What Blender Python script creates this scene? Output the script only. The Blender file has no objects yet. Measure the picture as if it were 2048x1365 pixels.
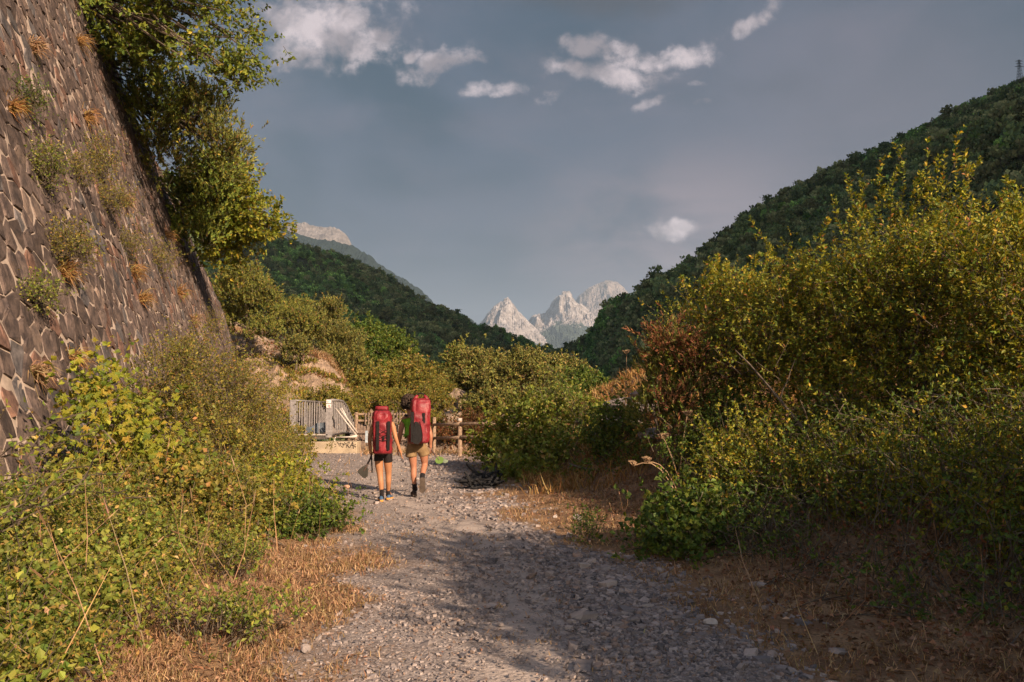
import bpy, math, random
import numpy as np
from mathutils import Vector, noise as mnoise

R = math.radians
rs = np.random.RandomState(7)
random.seed(7)
scene = bpy.context.scene
COL = scene.collection

# ------------------------------------------------------------------ camera, light, exposure
F = 1593.0                       # focal length in photo pixels
PITCH = math.atan((800 - 682.5) / F)
CAMZ = 1.7
cam_d = bpy.data.cameras.new('camera'); cam = bpy.data.objects.new('camera', cam_d); COL.objects.link(cam)
cam.location = (0, 0, CAMZ); cam.rotation_euler = (R(90) + PITCH, 0, 0)
cam_d.sensor_width = 36; cam_d.lens = 36 * F / 2048; cam_d.clip_start = 0.05; cam_d.clip_end = 60000
scene.camera = cam

HAZE = 4.2e-5
SUN_EL, SUN_AZ = 26.0, 141.0     # azimuth clockwise from +Y
sd = Vector((math.sin(R(SUN_AZ)) * math.cos(R(SUN_EL)), math.cos(R(SUN_AZ)) * math.cos(R(SUN_EL)), math.sin(R(SUN_EL))))
sl = bpy.data.lights.new('sun', 'SUN'); sun = bpy.data.objects.new('sun', sl); COL.objects.link(sun)
sl.energy = 5.0; sl.angle = R(0.6); sl.color = (1.0, 0.77, 0.54)
sun.rotation_euler = sd.to_track_quat('Z', 'Y').to_euler(); sun.location = (20, -30, 40)
scene.view_settings.view_transform = 'Standard'; scene.view_settings.look = 'None'
scene.view_settings.exposure = 1.05; scene.view_settings.gamma = 1.0
scene.view_settings.use_curve_mapping = False
scene.cycles.max_bounces = 6; scene.cycles.diffuse_bounces = 3; scene.cycles.transmission_bounces = 4
scene.cycles.transparent_max_bounces = 6; scene.cycles.volume_bounces = 0
scene.cycles.sample_clamp_indirect = 4.0

def px_dir(px, py):
    X = (px - 1024) / F; Y = -(py - 682.5) / F
    c, s = math.cos(PITCH), math.sin(PITCH)
    return np.array([X, c - Y * s, s + Y * c])
def P(px, py, d):
    v = px_dir(px, py); v = v / v[1] * d
    return np.array([v[0], v[1], v[2] + CAMZ])

# ---- node helpers
class NT:
    def __init__(s, tree): s.t = tree; s.n = tree.nodes; s.l = tree.links
    def new(s, typ, **kw):
        n = s.n.new(typ)
        for k, v in kw.items():
            if k == 'inp':
                for a, b in v.items(): 
                    if hasattr(b, 'is_output') or isinstance(b, bpy.types.NodeSocket): s.l.new(b, n.inputs[a])
                    else: n.inputs[a].default_value = b
            else: setattr(n, k, v)
        return n
    def math(s, op, a, b=0.0, c=0.0, clamp=False):
        n = s.n.new('ShaderNodeMath'); n.operation = op; n.use_clamp = clamp
        for i, v in enumerate((a, b, c)):
            if isinstance(v, bpy.types.NodeSocket): s.l.new(v, n.inputs[i])
            else: n.inputs[i].default_value = v
        return n.outputs[0]
    def mix(s, f, a, b):
        n = s.n.new('ShaderNodeMix'); n.data_type = 'RGBA'; n.clamp_factor = True
        for i, v in ((0, f), (6, a), (7, b)):
            if isinstance(v, bpy.types.NodeSocket): s.l.new(v, n.inputs[i])
            else:
                n.inputs[i].default_value = v if i == 0 else ((*v, 1) if len(v) == 3 else v)
        return n.outputs[2]
    def noise(s, vec, scale, detail=4, rough=.55, dist=0.0):
        n = s.n.new('ShaderNodeTexNoise'); n.inputs['Scale'].default_value = scale
        n.inputs['Detail'].default_value = detail; n.inputs['Roughness'].default_value = rough
        n.inputs['Distortion'].default_value = dist
        if vec is not None: s.l.new(vec, n.inputs['Vector'])
        return n.outputs['Fac']
    def step(s, v, lo, hi):
        n = s.n.new('ShaderNodeMapRange'); n.interpolation_type = 'SMOOTHSTEP'
        s.l.new(v, n.inputs[0]); n.inputs[1].default_value = lo; n.inputs[2].default_value = hi
        return n.outputs[0]
    def vmath(s, op, a, b=None):
        n = s.n.new('ShaderNodeVectorMath'); n.operation = op
        for i, v in enumerate((a, b)):
            if v is None: continue
            if isinstance(v, bpy.types.NodeSocket): s.l.new(v, n.inputs[i])
            else: n.inputs[i].default_value = v
        return n

# ---- sky: Nishita behind a thin evening veil with scattered cumulus, all in directions of the sky
world = bpy.data.worlds.new('World'); scene.world = world; world.use_nodes = True
w = NT(world.node_tree); w.n.clear()
sky = w.new('ShaderNodeTexSky', sky_type='NISHITA', sun_disc=False)
sky.sun_elevation = R(SUN_EL); sky.sun_rotation = R(SUN_AZ); sky.air_density = 1.3; sky.dust_density = 2.0
tc = w.new('ShaderNodeTexCoord'); gen = tc.outputs['Generated']
sep = w.new('ShaderNodeSeparateXYZ'); w.l.new(gen, sep.inputs[0])
yy = w.math('MAXIMUM', w.math('ABSOLUTE', sep.outputs[1]), .05)
uu = w.math('DIVIDE', sep.outputs[0], yy); vv = w.math('DIVIDE', sep.outputs[2], yy)
comb = w.new('ShaderNodeCombineXYZ'); w.l.new(uu, comb.inputs[0]); w.l.new(vv, comb.inputs[1])
front = w.step(sep.outputs[1], 0.0, .25)
# the veil: uneven grey-blue and mauve sheets
SKY_K = 10.0                     # background strength is 0.1
def k(c, m=1.0): return tuple(SKY_K * .88 * m * x for x in c)
wv = w.new('ShaderNodeMapping', vector_type='POINT'); w.l.new(gen, wv.inputs[0]); wv.inputs['Scale'].default_value = (1.0, 1.0, 2.2)
wv.inputs['Rotation'].default_value = (0.1, 0.25, 0.3)
n1 = w.noise(wv.outputs[0], 2.6, 5, .5, .6); n2 = w.noise(wv.outputs[0], 5.5, 6, .55, .3)
veil = w.mix(w.step(n1, .38, .62), k((.018, .040, .064)), k((.046, .064, .096)))
veil = w.mix(w.math('MULTIPLY', w.step(n2, .45, .75), .5), veil, k((.088, .085, .112)))
hor = w.math('SUBTRACT', 1.0, w.step(sep.outputs[2], .02, .42))
veil = w.mix(w.math('MULTIPLY', hor, .55), veil, k((.060, .060, .082)))
base = w.mix(w.math('ADD', .18, w.math('MULTIPLY', w.step(sep.outputs[1], -.35, .45), .78)), sky.outputs[0], veil)   # the storm veil hangs ahead; towards the sun the sky is clearer
def soft(px, py, rx, ry, lo, hi):
    v_ = px_dir(px, py); m_ = w.new('ShaderNodeMapping', vector_type='TEXTURE'); w.l.new(comb.outputs[0], m_.inputs[0])
    m_.inputs['Location'].default_value = (v_[0] / v_[1], v_[2] / v_[1], 0); m_.inputs['Scale'].default_value = (rx / F, ry / F, 1)
    return w.math('MULTIPLY', w.step(w.vmath('LENGTH', m_.outputs[0]).outputs['Value'], hi, lo), front)
base = w.mix(w.math('MULTIPLY', w.math('MULTIPLY', soft(1390, 475, 300, 170, 0.0, 1.5), w.step(n2, .25, .65)), .9), base, k((.19, .155, .175)))
base = w.mix(w.math('MULTIPLY', soft(1750, 200, 520, 330, 0.0, 1.4), .45), base, k((.13, .115, .14)))
# cumulus, each at its own direction
def uv(px, py):
    v = px_dir(px, py); return v[0] / v[1], v[2] / v[1]
warp = w.new('ShaderNodeTexNoise'); warp.inputs['Scale'].default_value = 13; warp.inputs['Detail'].default_value = 5
w.l.new(comb.outputs[0], warp.inputs['Vector'])
wsub = w.vmath('SUBTRACT', warp.outputs['Color'], (.5, .5, .5)).outputs[0]
wsc = w.vmath('MULTIPLY', wsub, (.085, .06, 0)).outputs[0]
cuv = w.vmath('ADD', comb.outputs[0], wsc).outputs[0]
blobs = [(640, 62, 150, 66, -.15, 1), (735, 90, 62, 34, .5, 1), (580, 105, 52, 26, .5, 1), (880, 128, 88, 22, .35, .8), (835, 152, 60, 15, .2, .7), (825, 112, 26, 15, 0, .8),
         (1165, 98, 36, 26, 0, 1), (1240, 108, 70, 26, -.2, 1), (1335, 112, 92, 22, .05, 1), (1215, 152, 105, 24, 0, .9), (985, 182, 62, 16, .1, .8),
         (1095, 193, 36, 8, 0, .5), (1303, 202, 34, 14, .25, .85), (1500, 52, 52, 17, .6, .7), (1352, 458, 50, 24, .2, 1), (1382, 172, 26, 7, 0, .5),
         (1408, 205, 24, 7, .3, .4), (1180, 220, 50, 10, 0, .3), (745, 20, 90, 22, 0, .5), (1340, 480, 62, 12, .1, .35), (1260, 425, 150, 20, .3, .15)]
acc = None
for (bx, by, rx, ry, rot, amp) in blobs:
    u, v = uv(bx, by)
    m = w.new('ShaderNodeMapping', vector_type='TEXTURE'); w.l.new(cuv, m.inputs[0])
    m.inputs['Location'].default_value = (u, v, 0); m.inputs['Rotation'].default_value = (0, 0, rot)
    m.inputs['Scale'].default_value = (rx / F, ry / F, 1)
    ln = w.vmath('LENGTH', m.outputs[0]).outputs['Value']
    d = w.math('MULTIPLY', w.step(ln, 2.0, .2), amp)
    acc = d if acc is None else w.math('MAXIMUM', acc, d)
cn = w.noise(comb.outputs[0], 26, 7, .62, .2)
cn3 = w.noise(comb.outputs[0], 70, 6, .65)
dens = w.math('MULTIPLY', w.step(w.math('ADD', acc, w.math('ADD', w.math('MULTIPLY', w.math('SUBTRACT', cn, .5), 2.2), w.math('MULTIPLY', w.math('SUBTRACT', cn3, .5), .8))), .22, 1.15), w.step(acc, .0, .45))
cl = w.math('MULTIPLY', dens, front)
# elsewhere in the sky the same kind of small clouds go on
mo = w.new('ShaderNodeMapping'); w.l.new(gen, mo.inputs[0]); mo.inputs['Scale'].default_value = (1, 1, 2)
cn2 = w.noise(mo.outputs[0], 5, 7, .6)
other = w.math('MULTIPLY', w.math('MULTIPLY', w.step(cn2, .60, .74), w.math('SUBTRACT', 1.0, front)), w.step(sep.outputs[2], .05, .3))
cl = w.math('MAXIMUM', cl, other)
shade = w.noise(cuv, 17, 4, .5)
ccol = w.mix(w.step(shade, .35, .65), k((.19, .168, .182)), k((.42, .36, .37)))
colr = w.mix(w.math('MULTIPLY', cl, .88), base, ccol)
# the dark cloud base at the top of the view
u, v = uv(1200, -15)
m = w.new('ShaderNodeMapping', vector_type='TEXTURE'); w.l.new(cuv, m.inputs[0])
m.inputs['Location'].default_value = (u, v, 0); m.inputs['Scale'].default_value = (210 / F, 55 / F, 1)
ln = w.vmath('LENGTH', m.outputs[0]).outputs['Value']
colr = w.mix(w.math('MULTIPLY', w.math('MULTIPLY', w.step(ln, 1.3, .4), front), .6), colr, k((.045, .048, .058)))
bg = w.new('ShaderNodeBackground'); w.l.new(colr, bg.inputs[0]); bg.inputs[1].default_value = 0.1
out = w.new('ShaderNodeOutputWorld'); w.l.new(bg.outputs[0], out.inputs[0])

# ------------------------------------------------------------------ helpers: noise, meshes
def hash2(ix, iy, seed):
    h = (ix * 374761393 + iy * 668265263 + seed * 1442695041) & 0xffffffff
    h = ((h ^ (h >> 13)) * 1274126177) & 0xffffffff
    return ((h ^ (h >> 16)) & 0xffff) / 65535.0
def vnoise(x, y, seed=0):
    x = np.asarray(x, float); y = np.asarray(y, float)
    ix = np.floor(x).astype(np.int64); iy = np.floor(y).astype(np.int64)
    fx = x - ix; fy = y - iy; fx = fx * fx * (3 - 2 * fx); fy = fy * fy * (3 - 2 * fy)
    a = hash2(ix, iy, seed); b = hash2(ix + 1, iy, seed); c = hash2(ix, iy + 1, seed); d = hash2(ix + 1, iy + 1, seed)
    return (a * (1 - fx) + b * fx) * (1 - fy) + (c * (1 - fx) + d * fx) * fy
def fbm(x, y, oct=4, seed=0, ridged=False):
    s = 0; a = .5; t = 0
    for o in range(oct):
        n = vnoise(x * 2 ** o, y * 2 ** o, seed + o * 17)
        if ridged: n = 1 - abs(2 * n - 1)
        s = s + a * n; t += a; a *= .5
    return s / t
def sstep(a, b, x):
    t = np.clip((np.asarray(x, float) - a) / (b - a), 0, 1); return t * t * (3 - 2 * t)
def norm(v): return v / (np.linalg.norm(v, axis=-1, keepdims=True) + 1e-9)

def build(name, V, faces, mat, parent=None, col=None, smooth=False, tag=None, origin=None):
    """faces: list of (n,k) int arrays. V in world space; made local to the parent."""
    V = np.asarray(V, float)
    if parent is not None and parent.get('_loc') is not None: V = V - np.array(parent['_loc'])
    me = bpy.data.meshes.new(name)
    if isinstance(faces, np.ndarray): faces = [faces]
    faces = [np.asarray(f, np.int32) for f in faces if len(f)]
    nl = sum(f.size for f in faces); nf = sum(len(f) for f in faces)
    me.vertices.add(len(V)); me.vertices.foreach_set('co', V.astype(np.float32).ravel())
    me.loops.add(nl); me.loops.foreach_set('vertex_index', np.concatenate([f.ravel() for f in faces]))
    me.polygons.add(nf)
    tot = np.concatenate([np.full(len(f), f.shape[1], np.int32) for f in faces])
    st = np.concatenate([[0], np.cumsum(tot)[:-1]]).astype(np.int32)
    me.polygons.foreach_set('loop_start', st); me.polygons.foreach_set('loop_total', tot)
    me.polygons.foreach_set('use_smooth', np.full(nf, smooth))
    me.update(calc_edges=True)
    if col is not None:
        at = me.color_attributes.new('tint', 'FLOAT_COLOR', 'POINT')
        c4 = np.ones((len(V), 4), np.float32); c4[:, :col.shape[1]] = col
        at.data.foreach_set('color', c4.ravel())
    me.materials.append(mat)
    o = bpy.data.objects.new(name, me); COL.objects.link(o)
    if parent is not None: o.parent = parent
    if tag: settag(o, *tag)
    return o
def settag(o, label=None, cat=None, group=None, kind=None):
    if label: o['label'] = label
    if cat: o['category'] = cat
    if group: o['group'] = group
    if kind: o['kind'] = kind
    return o
def thing(name, loc, label, cat, group=None):
    o = bpy.data.objects.new(name, None); o.location = tuple(float(v) for v in loc); o.empty_display_size = .2
    COL.objects.link(o); o['_loc'] = [float(v) for v in loc]
    return settag(o, label, cat, group)

class MB:
    def __init__(s): s.V = []; s.F = {}; s.C = []; s.n = 0
    def add(s, V, faces, col=None):
        V = np.asarray(V, float).reshape(-1, 3)
        if isinstance(faces, np.ndarray): faces = [faces]
        for f in faces:
            f = np.asarray(f, np.int64)
            if f.ndim == 1: f = f[None]
            s.F.setdefault(f.shape[1], []).append(f + s.n)
        s.V.append(V); s.n += len(V)
        if col is not None: s.C.append(np.broadcast_to(np.asarray(col, float), (len(V), 3)))
        return s
    def tube(s, pts, rad, sides=5, cap=True, col=None):
        pts = np.asarray(pts, float); n = len(pts)
        rad = np.broadcast_to(np.asarray(rad, float), (n,))
        t = np.gradient(pts, axis=0); t = norm(t)
        ref = np.array([0.13, 0.21, .97]) if abs(t[0][2]) < .9 else np.array([.97, .2, .1])
        a = norm(np.cross(t, ref)); b = np.cross(t, a)
        ang = np.arange(sides) / sides * 2 * math.pi
        ring = a[:, None, :] * np.cos(ang)[None, :, None] + b[:, None, :] * np.sin(ang)[None, :, None]
        V = pts[:, None, :] + ring * rad[:, None, None]; V = V.reshape(-1, 3)
        i = np.arange(n - 1)[:, None] * sides; j = np.arange(sides)[None, :]; j2 = (j + 1) % sides
        Fq = np.stack([i + j, i + j2, i + sides + j2, i + sides + j], -1).reshape(-1, 4)
        fs = [Fq]
        if cap and sides > 2:
            fs.append(np.arange(sides)[::-1][None]); fs.append((np.arange(sides) + (n - 1) * sides)[None])
        return s.add(V, fs, col)
    def box(s, c, sz, rot=None, bev=0.0, col=None):
        c = np.asarray(c, float); h = np.asarray(sz, float) / 2
        if bev <= 0:
            V = np.array([[x, y, z] for x in (-1, 1) for y in (-1, 1) for z in (-1, 1)]) * h
            Fq = np.array([[0, 1, 3, 2], [4, 6, 7, 5], [0, 4, 5, 1], [2, 3, 7, 6], [0, 2, 6, 4], [1, 5, 7, 3]])
            fs = [Fq]
        else:
            V = []; idx = {}
            for x in (-1, 1):
                for y in (-1, 1):
                    for z in (-1, 1):
                        for ax in range(3):
                            p = np.array([x, y, z]) * (h - bev); p[ax] += (x, y, z)[ax] * bev
                            idx[(x, y, z, ax)] = len(V); V.append(p)
            V = np.array(V); q = []; tri = []
            for ax in range(3):
                o1, o2 = [a for a in range(3) if a != ax]
                for sg in (-1, 1):
                    f = []
                    for (a, b) in ((-1, -1), (1, -1), (1, 1), (-1, 1)):
                        k_ = [0, 0, 0]; k_[ax] = sg; k_[o1] = a; k_[o2] = b
                        f.append(idx[(*k_, ax)])
                    q.append(f)
                for a in (-1, 1):
                    for b in (-1, 1):
                        k1 = [0, 0, 0]; k2 = [0, 0, 0]
                        k1[ax] = -1; k2[ax] = 1; k1[o1] = k2[o1] = a; k1[o2] = k2[o2] = b
                        q.append([idx[(*k1, o1)], idx[(*k2, o1)], idx[(*k2, o2)], idx[(*k1, o2)]])
            for x in (-1, 1):
                for y in (-1, 1):
                    for z in (-1, 1): tri.append([idx[(x, y, z, 0)], idx[(x, y, z, 1)], idx[(x, y, z, 2)]])
            fs = [np.array(q), np.array(tri)]
        if rot is not None: V = V @ np.asarray(rot).T
        return s.add(V + c, fs, col)
    def build(s, name, mat, parent=None, smooth=False, tag=None, mods=None):
        V = np.concatenate(s.V); fs = [np.concatenate(v) for v in s.F.values()]
        col = np.concatenate(s.C) if s.C else None
        return build(name, V, fs, mat, parent, col, smooth, tag)
def rotz(a): c, s_ = math.cos(a), math.sin(a); return np.array([[c, -s_, 0], [s_, c, 0], [0, 0, 1.]])
def frame_to(dirv):
    """rotation whose z axis is dirv"""
    z = norm(np.asarray(dirv, float)); r = np.array([1., 0, 0]) if abs(z[0]) < .9 else np.array([0, 1., 0])
    x = norm(np.cross(r, z)); y = np.cross(z, x); return np.stack([x, y, z], 1)

# ------------------------------------------------------------------ materials
def mat_new(name):
    m = bpy.data.materials.new(name); m.use_nodes = True; t = NT(m.node_tree); t.n.clear()
    o = t.new('ShaderNodeOutputMaterial'); return m, t, o
def principled(name, col, rough=.8, metal=0, noise_amt=.25, nscale=8, bump=.0, bscale=30, spec=.3, col2=None, coord='Object', detail=5):
    m, t, o = mat_new(name)
    b = t.new('ShaderNodeBsdfPrincipled'); t.l.new(b.outputs[0], o.inputs[0])
    c = t.new('ShaderNodeTexCoord').outputs[coord]
    n = t.noise(c, nscale, detail, .6)
    c2 = col2 if col2 else tuple(x * (1 - noise_amt) for x in col)
    c1 = col if col2 else tuple(min(1, x * (1 + noise_amt)) for x in col)
    t.l.new(t.mix(t.step(n, .35, .65), c2, c1), b.inputs['Base Color'])
    b.inputs['Roughness'].default_value = rough; b.inputs['Metallic'].default_value = metal
    b.inputs['Specular IOR Level'].default_value = spec
    if bump:
        bp = t.new('ShaderNodeBump'); bp.inputs['Strength'].default_value = bump; bp.inputs['Distance'].default_value = .02
        t.l.new(t.noise(c, bscale, 6, .65), bp.inputs['Height']); t.l.new(bp.outputs[0], b.inputs['Normal'])
    return m
def leaf_mat(name, trans=.35, rough=.55, spec=.25, gain=1.0):
    m, t, o = mat_new(name)
    a = t.new('ShaderNodeAttribute', attribute_name='tint')
    b = t.new('ShaderNodeBsdfPrincipled'); b.inputs['Roughness'].default_value = rough; b.inputs['Specular IOR Level'].default_value = spec
    t.l.new(a.outputs['Color'], b.inputs['Base Color'])
    tr = t.new('ShaderNodeBsdfTranslucent')
    g = t.mix(1.0, a.outputs['Color'], a.outputs['Color']); 
    mul = t.vmath('MULTIPLY', a.outputs['Color'], (1.35 * gain, 1.25 * gain, .55 * gain)).outputs[0]
    t.l.new(mul, tr.inputs[0])
    mx = t.new('ShaderNodeMixShader'); mx.inputs[0].default_value = trans
    t.l.new(b.outputs[0], mx.inputs[1]); t.l.new(tr.outputs[0], mx.inputs[2]); t.l.new(mx.outputs[0], o.inputs[0])
    return m
LEAF = leaf_mat('leaf'); NEEDLE = leaf_mat('needle', trans=.15, rough=.7)
DRYG = leaf_mat('dry_grass', trans=.3, rough=.8, spec=.1)
BARK = principled('bark', (.10, .075, .055), rough=.9, noise_amt=.4, nscale=12, bump=.5)
PINEBARK = principled('pine_bark', (.22, .115, .07), rough=.9, noise_amt=.4, nscale=9, bump=.5)
PALETTES = {
    'hedge': [((0.2052, 0.2092, 0.0259), 4), ((0.3077, 0.2728, 0.0287), 3), ((0.1119, 0.1544, 0.023), 3), ((0.4664, 0.3091, 0.043), 0.8), ((0.3172, 0.1273, 0.043), 0.25)],
    'maple': [((0.23, 0.23, 0.0253), 5), ((0.1495, 0.184, 0.023), 3), ((0.345, 0.253, 0.0345), 1.5), ((0.0805, 0.115, 0.023), 1)],
    'bramble': [((0.1801, 0.2046, 0.0365), 5), ((0.2503, 0.2536, 0.0426), 3), ((0.1095, 0.1554, 0.0267), 3), ((0.3286, 0.2291, 0.0729), 0.8), ((0.4695, 0.3435, 0.158), 0.3)],
    'olive': [((0.1845, 0.1723, 0.0339), 4), ((0.2725, 0.2152, 0.0418), 3), ((0.1144, 0.1292, 0.0261), 2), ((0.3515, 0.1895, 0.0653), 0.8)],
    'green': [((0.0871, 0.1329, 0.0236), 5), ((0.1344, 0.1749, 0.0263), 3), ((0.2056, 0.196, 0.0289), 1), ((0.0475, 0.084, 0.0184), 2)],
    'oak': [((0.1524, 0.1923, 0.0317), 5), ((0.2234, 0.2429, 0.0352), 3), ((0.0913, 0.1316, 0.0246), 3), ((0.325, 0.2429, 0.0352), 0.6)],
    'juniper': [((0.141, 0.1503, 0.03), 4), ((0.199, 0.1856, 0.033), 3), ((0.0829, 0.1061, 0.027), 2), ((0.2653, 0.1413, 0.045), 0.7)],
    'pine': [((0.1549, 0.1503, 0.0375), 4), ((0.2186, 0.1944, 0.045), 3), ((0.0911, 0.1061, 0.03), 3), ((0.2732, 0.1767, 0.0525), 0.8)],
    'rust': [((0.153, 0.055, 0.024), 4), ((0.216, 0.09, 0.04), 2), ((0.072, 0.04, 0.016), 2), ((0.09, 0.09, 0.016), 2.5)],
    'dry': [((0.3485, 0.2185, 0.1248), 4), ((0.4453, 0.2972, 0.1755), 3), ((0.2323, 0.1311, 0.0741), 3), ((0.1549, 0.1136, 0.0429), 1)],
    'orange': [((0.3321, 0.179, 0.0695), 4), ((0.3819, 0.2631, 0.1112), 2), ((0.2242, 0.1158, 0.0463), 3)],
    'litter': [((0.25, 0.132, 0.0805), 4), ((0.35, 0.204, 0.1265), 2), ((0.15, 0.078, 0.046), 4), ((0.4125, 0.276, 0.1955), 0.6)],
}
def palette(name, n, jit=.18):
    p = PALETTES[name]; wts = np.array([b for a, b in p], float); wts /= wts.sum()
    c = np.array([a for a, b in p])[rs.choice(len(p), n, p=wts)]
    return np.clip(c * (1 + rs.normal(0, jit, (n, 1))) * (1 + rs.normal(0, .06, (n, 3))), .004, 1)

# ------------------------------------------------------------------ foliage generators
def leaf_quads(pos, ld, nrm, length, width, fold=.18):
    """diamond leaves, two triangles folded along the midrib"""
    n = len(pos); nrm = nrm - (nrm * ld).sum(1, keepdims=True) * ld; nrm = norm(nrm); sd_ = np.cross(ld, nrm)
    L = np.broadcast_to(np.asarray(length, float), (n,))[:, None]; W = np.broadcast_to(np.asarray(width, float), (n,))[:, None]
    a = pos; b = pos + ld * L * .45 + sd_ * W * .5 + nrm * W * fold; c = pos + ld * L; d = pos + ld * L * .45 - sd_ * W * .5 + nrm * W * fold
    V = np.stack([a, b, c, d], 1).reshape(-1, 3); i = np.arange(n)[:, None] * 4
    Fc = np.concatenate([i + np.array([[0, 1, 2]]), i + np.array([[0, 2, 3]])], 0)
    return V, Fc
def blob_twigs(blobs, clumps, per, spread, tlen, up=.5, out=1.0, rnd=.5, shell=.55, sag=0):
    """twig bases/tips gathered in clumps on and inside ellipsoids. blobs: [(centre, radii)]"""
    area = np.array([r[0] * r[1] + r[1] * r[2] + r[0] * r[2] for c, r in blobs]); area = area / area.sum()
    k_ = rs.choice(len(blobs), clumps, p=area)
    C = np.array([b[0] for b in blobs], float)[k_]; Rr = np.array([b[1] for b in blobs], float)[k_]
    d = norm(rs.normal(size=(clumps, 3))); d[:, 2] = np.where(rs.rand(clumps) < .6, abs(d[:, 2]), d[:, 2])
    rad = (1 - shell * rs.rand(clumps) ** 1.3)[:, None]
    cc = C + d * Rr * rad
    B = np.repeat(cc, per, 0); O = np.repeat(d, per, 0); n = len(B)
    sc = np.repeat(rs.uniform(.6, 1.4, clumps), per)[:, None]
    B = B + rs.normal(size=(n, 3)) * spread * sc
    D = norm(O * out + np.array([0, 0, up]) + rs.normal(size=(n, 3)) * rnd)
    T = B + D * (tlen * rs.uniform(.5, 1.4, (n, 1)))
    T[:, 2] -= sag * rs.rand(n)
    return cc, B, T
def leaves_on(B, T, m, length, width, upn=.8, side=1.0, along=.6, droop=0.0, clip=None):
    n = len(B); t = rs.rand(n, m) ** .8; t[:, 0] = 1
    pos = B[:, None] + (T - B)[:, None] * t[:, :, None]; pos = pos.reshape(-1, 3)
    D = np.repeat(norm(T - B), m, 0); r = norm(rs.normal(size=D.shape)); r = norm(r - (r * D).sum(1, keepdims=True) * D)
    ld = D * along + r * side; ld[:, 2] -= droop; ld = norm(ld)
    nr = rs.normal(size=D.shape) * .75; nr[:, 2] += upn
    s_ = rs.uniform(.6, 1.25, len(pos))
    return leaf_quads(pos, ld, nr, length * s_, width * s_)
def twig_tubes(mb, B, T, r=.004, keep=1.0):
    idx = np.nonzero(rs.rand(len(B)) < keep)[0]
    if not len(idx): return
    b = B[idx]; t = T[idx]; D = norm(t - b); a = norm(np.cross(D, np.array([.3, .5, .81]))); c = np.cross(D, a)
    V = []
    for base, rr in ((b - D * .08, r), (t, r * .4)):
        for an in (0, 2.1, 4.2): V.append(base + (a * math.cos(an) + c * math.sin(an)) * rr)
    V = np.stack(V, 1).reshape(-1, 3); i = np.arange(len(idx))[:, None] * 6
    mb.add(V, np.concatenate([i + np.array([[0, 1, 4, 3]]), i + np.array([[1, 2, 5, 4]]), i + np.array([[2, 0, 3, 5]])]))
def limb(mb, a, b, r0, r1, sag=.0, n=5, wob=.06, sides=5):
    a = np.asarray(a, float); b = np.asarray(b, float); t = np.linspace(0, 1, n)[:, None]; L = np.linalg.norm(b - a)
    p = a + (b - a) * t; p[:, 2] += (np.sin(t[:, 0] * math.pi)) * sag * L
    p[1:-1] += rs.normal(size=(n - 2, 3)) * wob * L / n * 2
    mb.tube(p, r0 + (r1 - r0) * t[:, 0], sides, cap=False); return p
def plant(name, label, cat, base, blobs, pal='hedge', clumps=40, per=14, spread=.22, tlen=.35, leaves=10, ll=.05, lw=.025, up=.5, out=.8, rnd=.5, shell=.6,
          trunk=0.05, stems=1, stem_spread=.1, limbs=16, group=None, mat=LEAF, bark=BARK, twr=.004, twkeep=.5, upn=.8, droop=0, crownname='crown', stemname='trunk', sag=0, side=1.0, along=.6, fork=.35, extra=None, jit=.18):
    base = np.asarray(base, float)
    root = thing(name, base, label, cat, group)
    cc, B, T = blob_twigs(blobs, clumps, per, spread, tlen, up, out, rnd, shell, sag)
    if extra is not None: B = np.concatenate([B, extra[0]]); T = np.concatenate([T, extra[1]])
    V, Fc = leaves_on(B, T, leaves, ll, lw, upn, side, along, droop)
    # neighbouring leaves of a clump share a tone, as they do on a real plant
    tone = 1 + .16 * (fbm(V[::4, 0] * 2.1 + 7, V[::4, 2] * 2.1 + V[::4, 1], 3, 5) - .5) * 2
    col = np.repeat(palette(pal, len(V) // 4, jit) * tone[:, None], 4, 0)
    cr = build(crownname, V, [Fc], mat, root, col); cr['kind'] = 'stuff'
    mb = MB(); cen = np.mean([b[0] for b in blobs], 0)
    tops = []
    for s_ in range(stems):
        o = rs.normal(size=3) * stem_spread; o[2] = 0
        b0 = base + o; b0[2] = base[2] - .15
        tgt = np.asarray(blobs[s_ % len(blobs)][0], float) + rs.normal(size=3) * np.array(blobs[s_ % len(blobs)][1]) * (.25 if stems > 1 else .05)
        p = limb(mb, b0, tgt, trunk, trunk * .45, n=7, wob=.05, sides=7); tops.append(p)
    if stems == 1: mb.build(stemname, bark, root); mb = MB()
    sel = cc[rs.permutation(len(cc))[:limbs]]
    allp = np.concatenate(tops)
    for c_ in sel:
        cand = allp[allp[:, 2] < c_[2] + .1]
        if not len(cand): cand = allp[:2]
        dd = np.linalg.norm(cand - c_, axis=1) + abs(rs.normal(0, fork, len(cand)))
        a = cand[np.argmin(dd)]
        limb(mb, a, c_, trunk * .4, trunk * .12, sag=.08, n=5, wob=.08, sides=4)
    twig_tubes(mb, B, T, twr, twkeep)
    so = mb.build('boughs' if stems == 1 else stemname, bark, root); so['kind'] = 'stuff'
    return root

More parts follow.
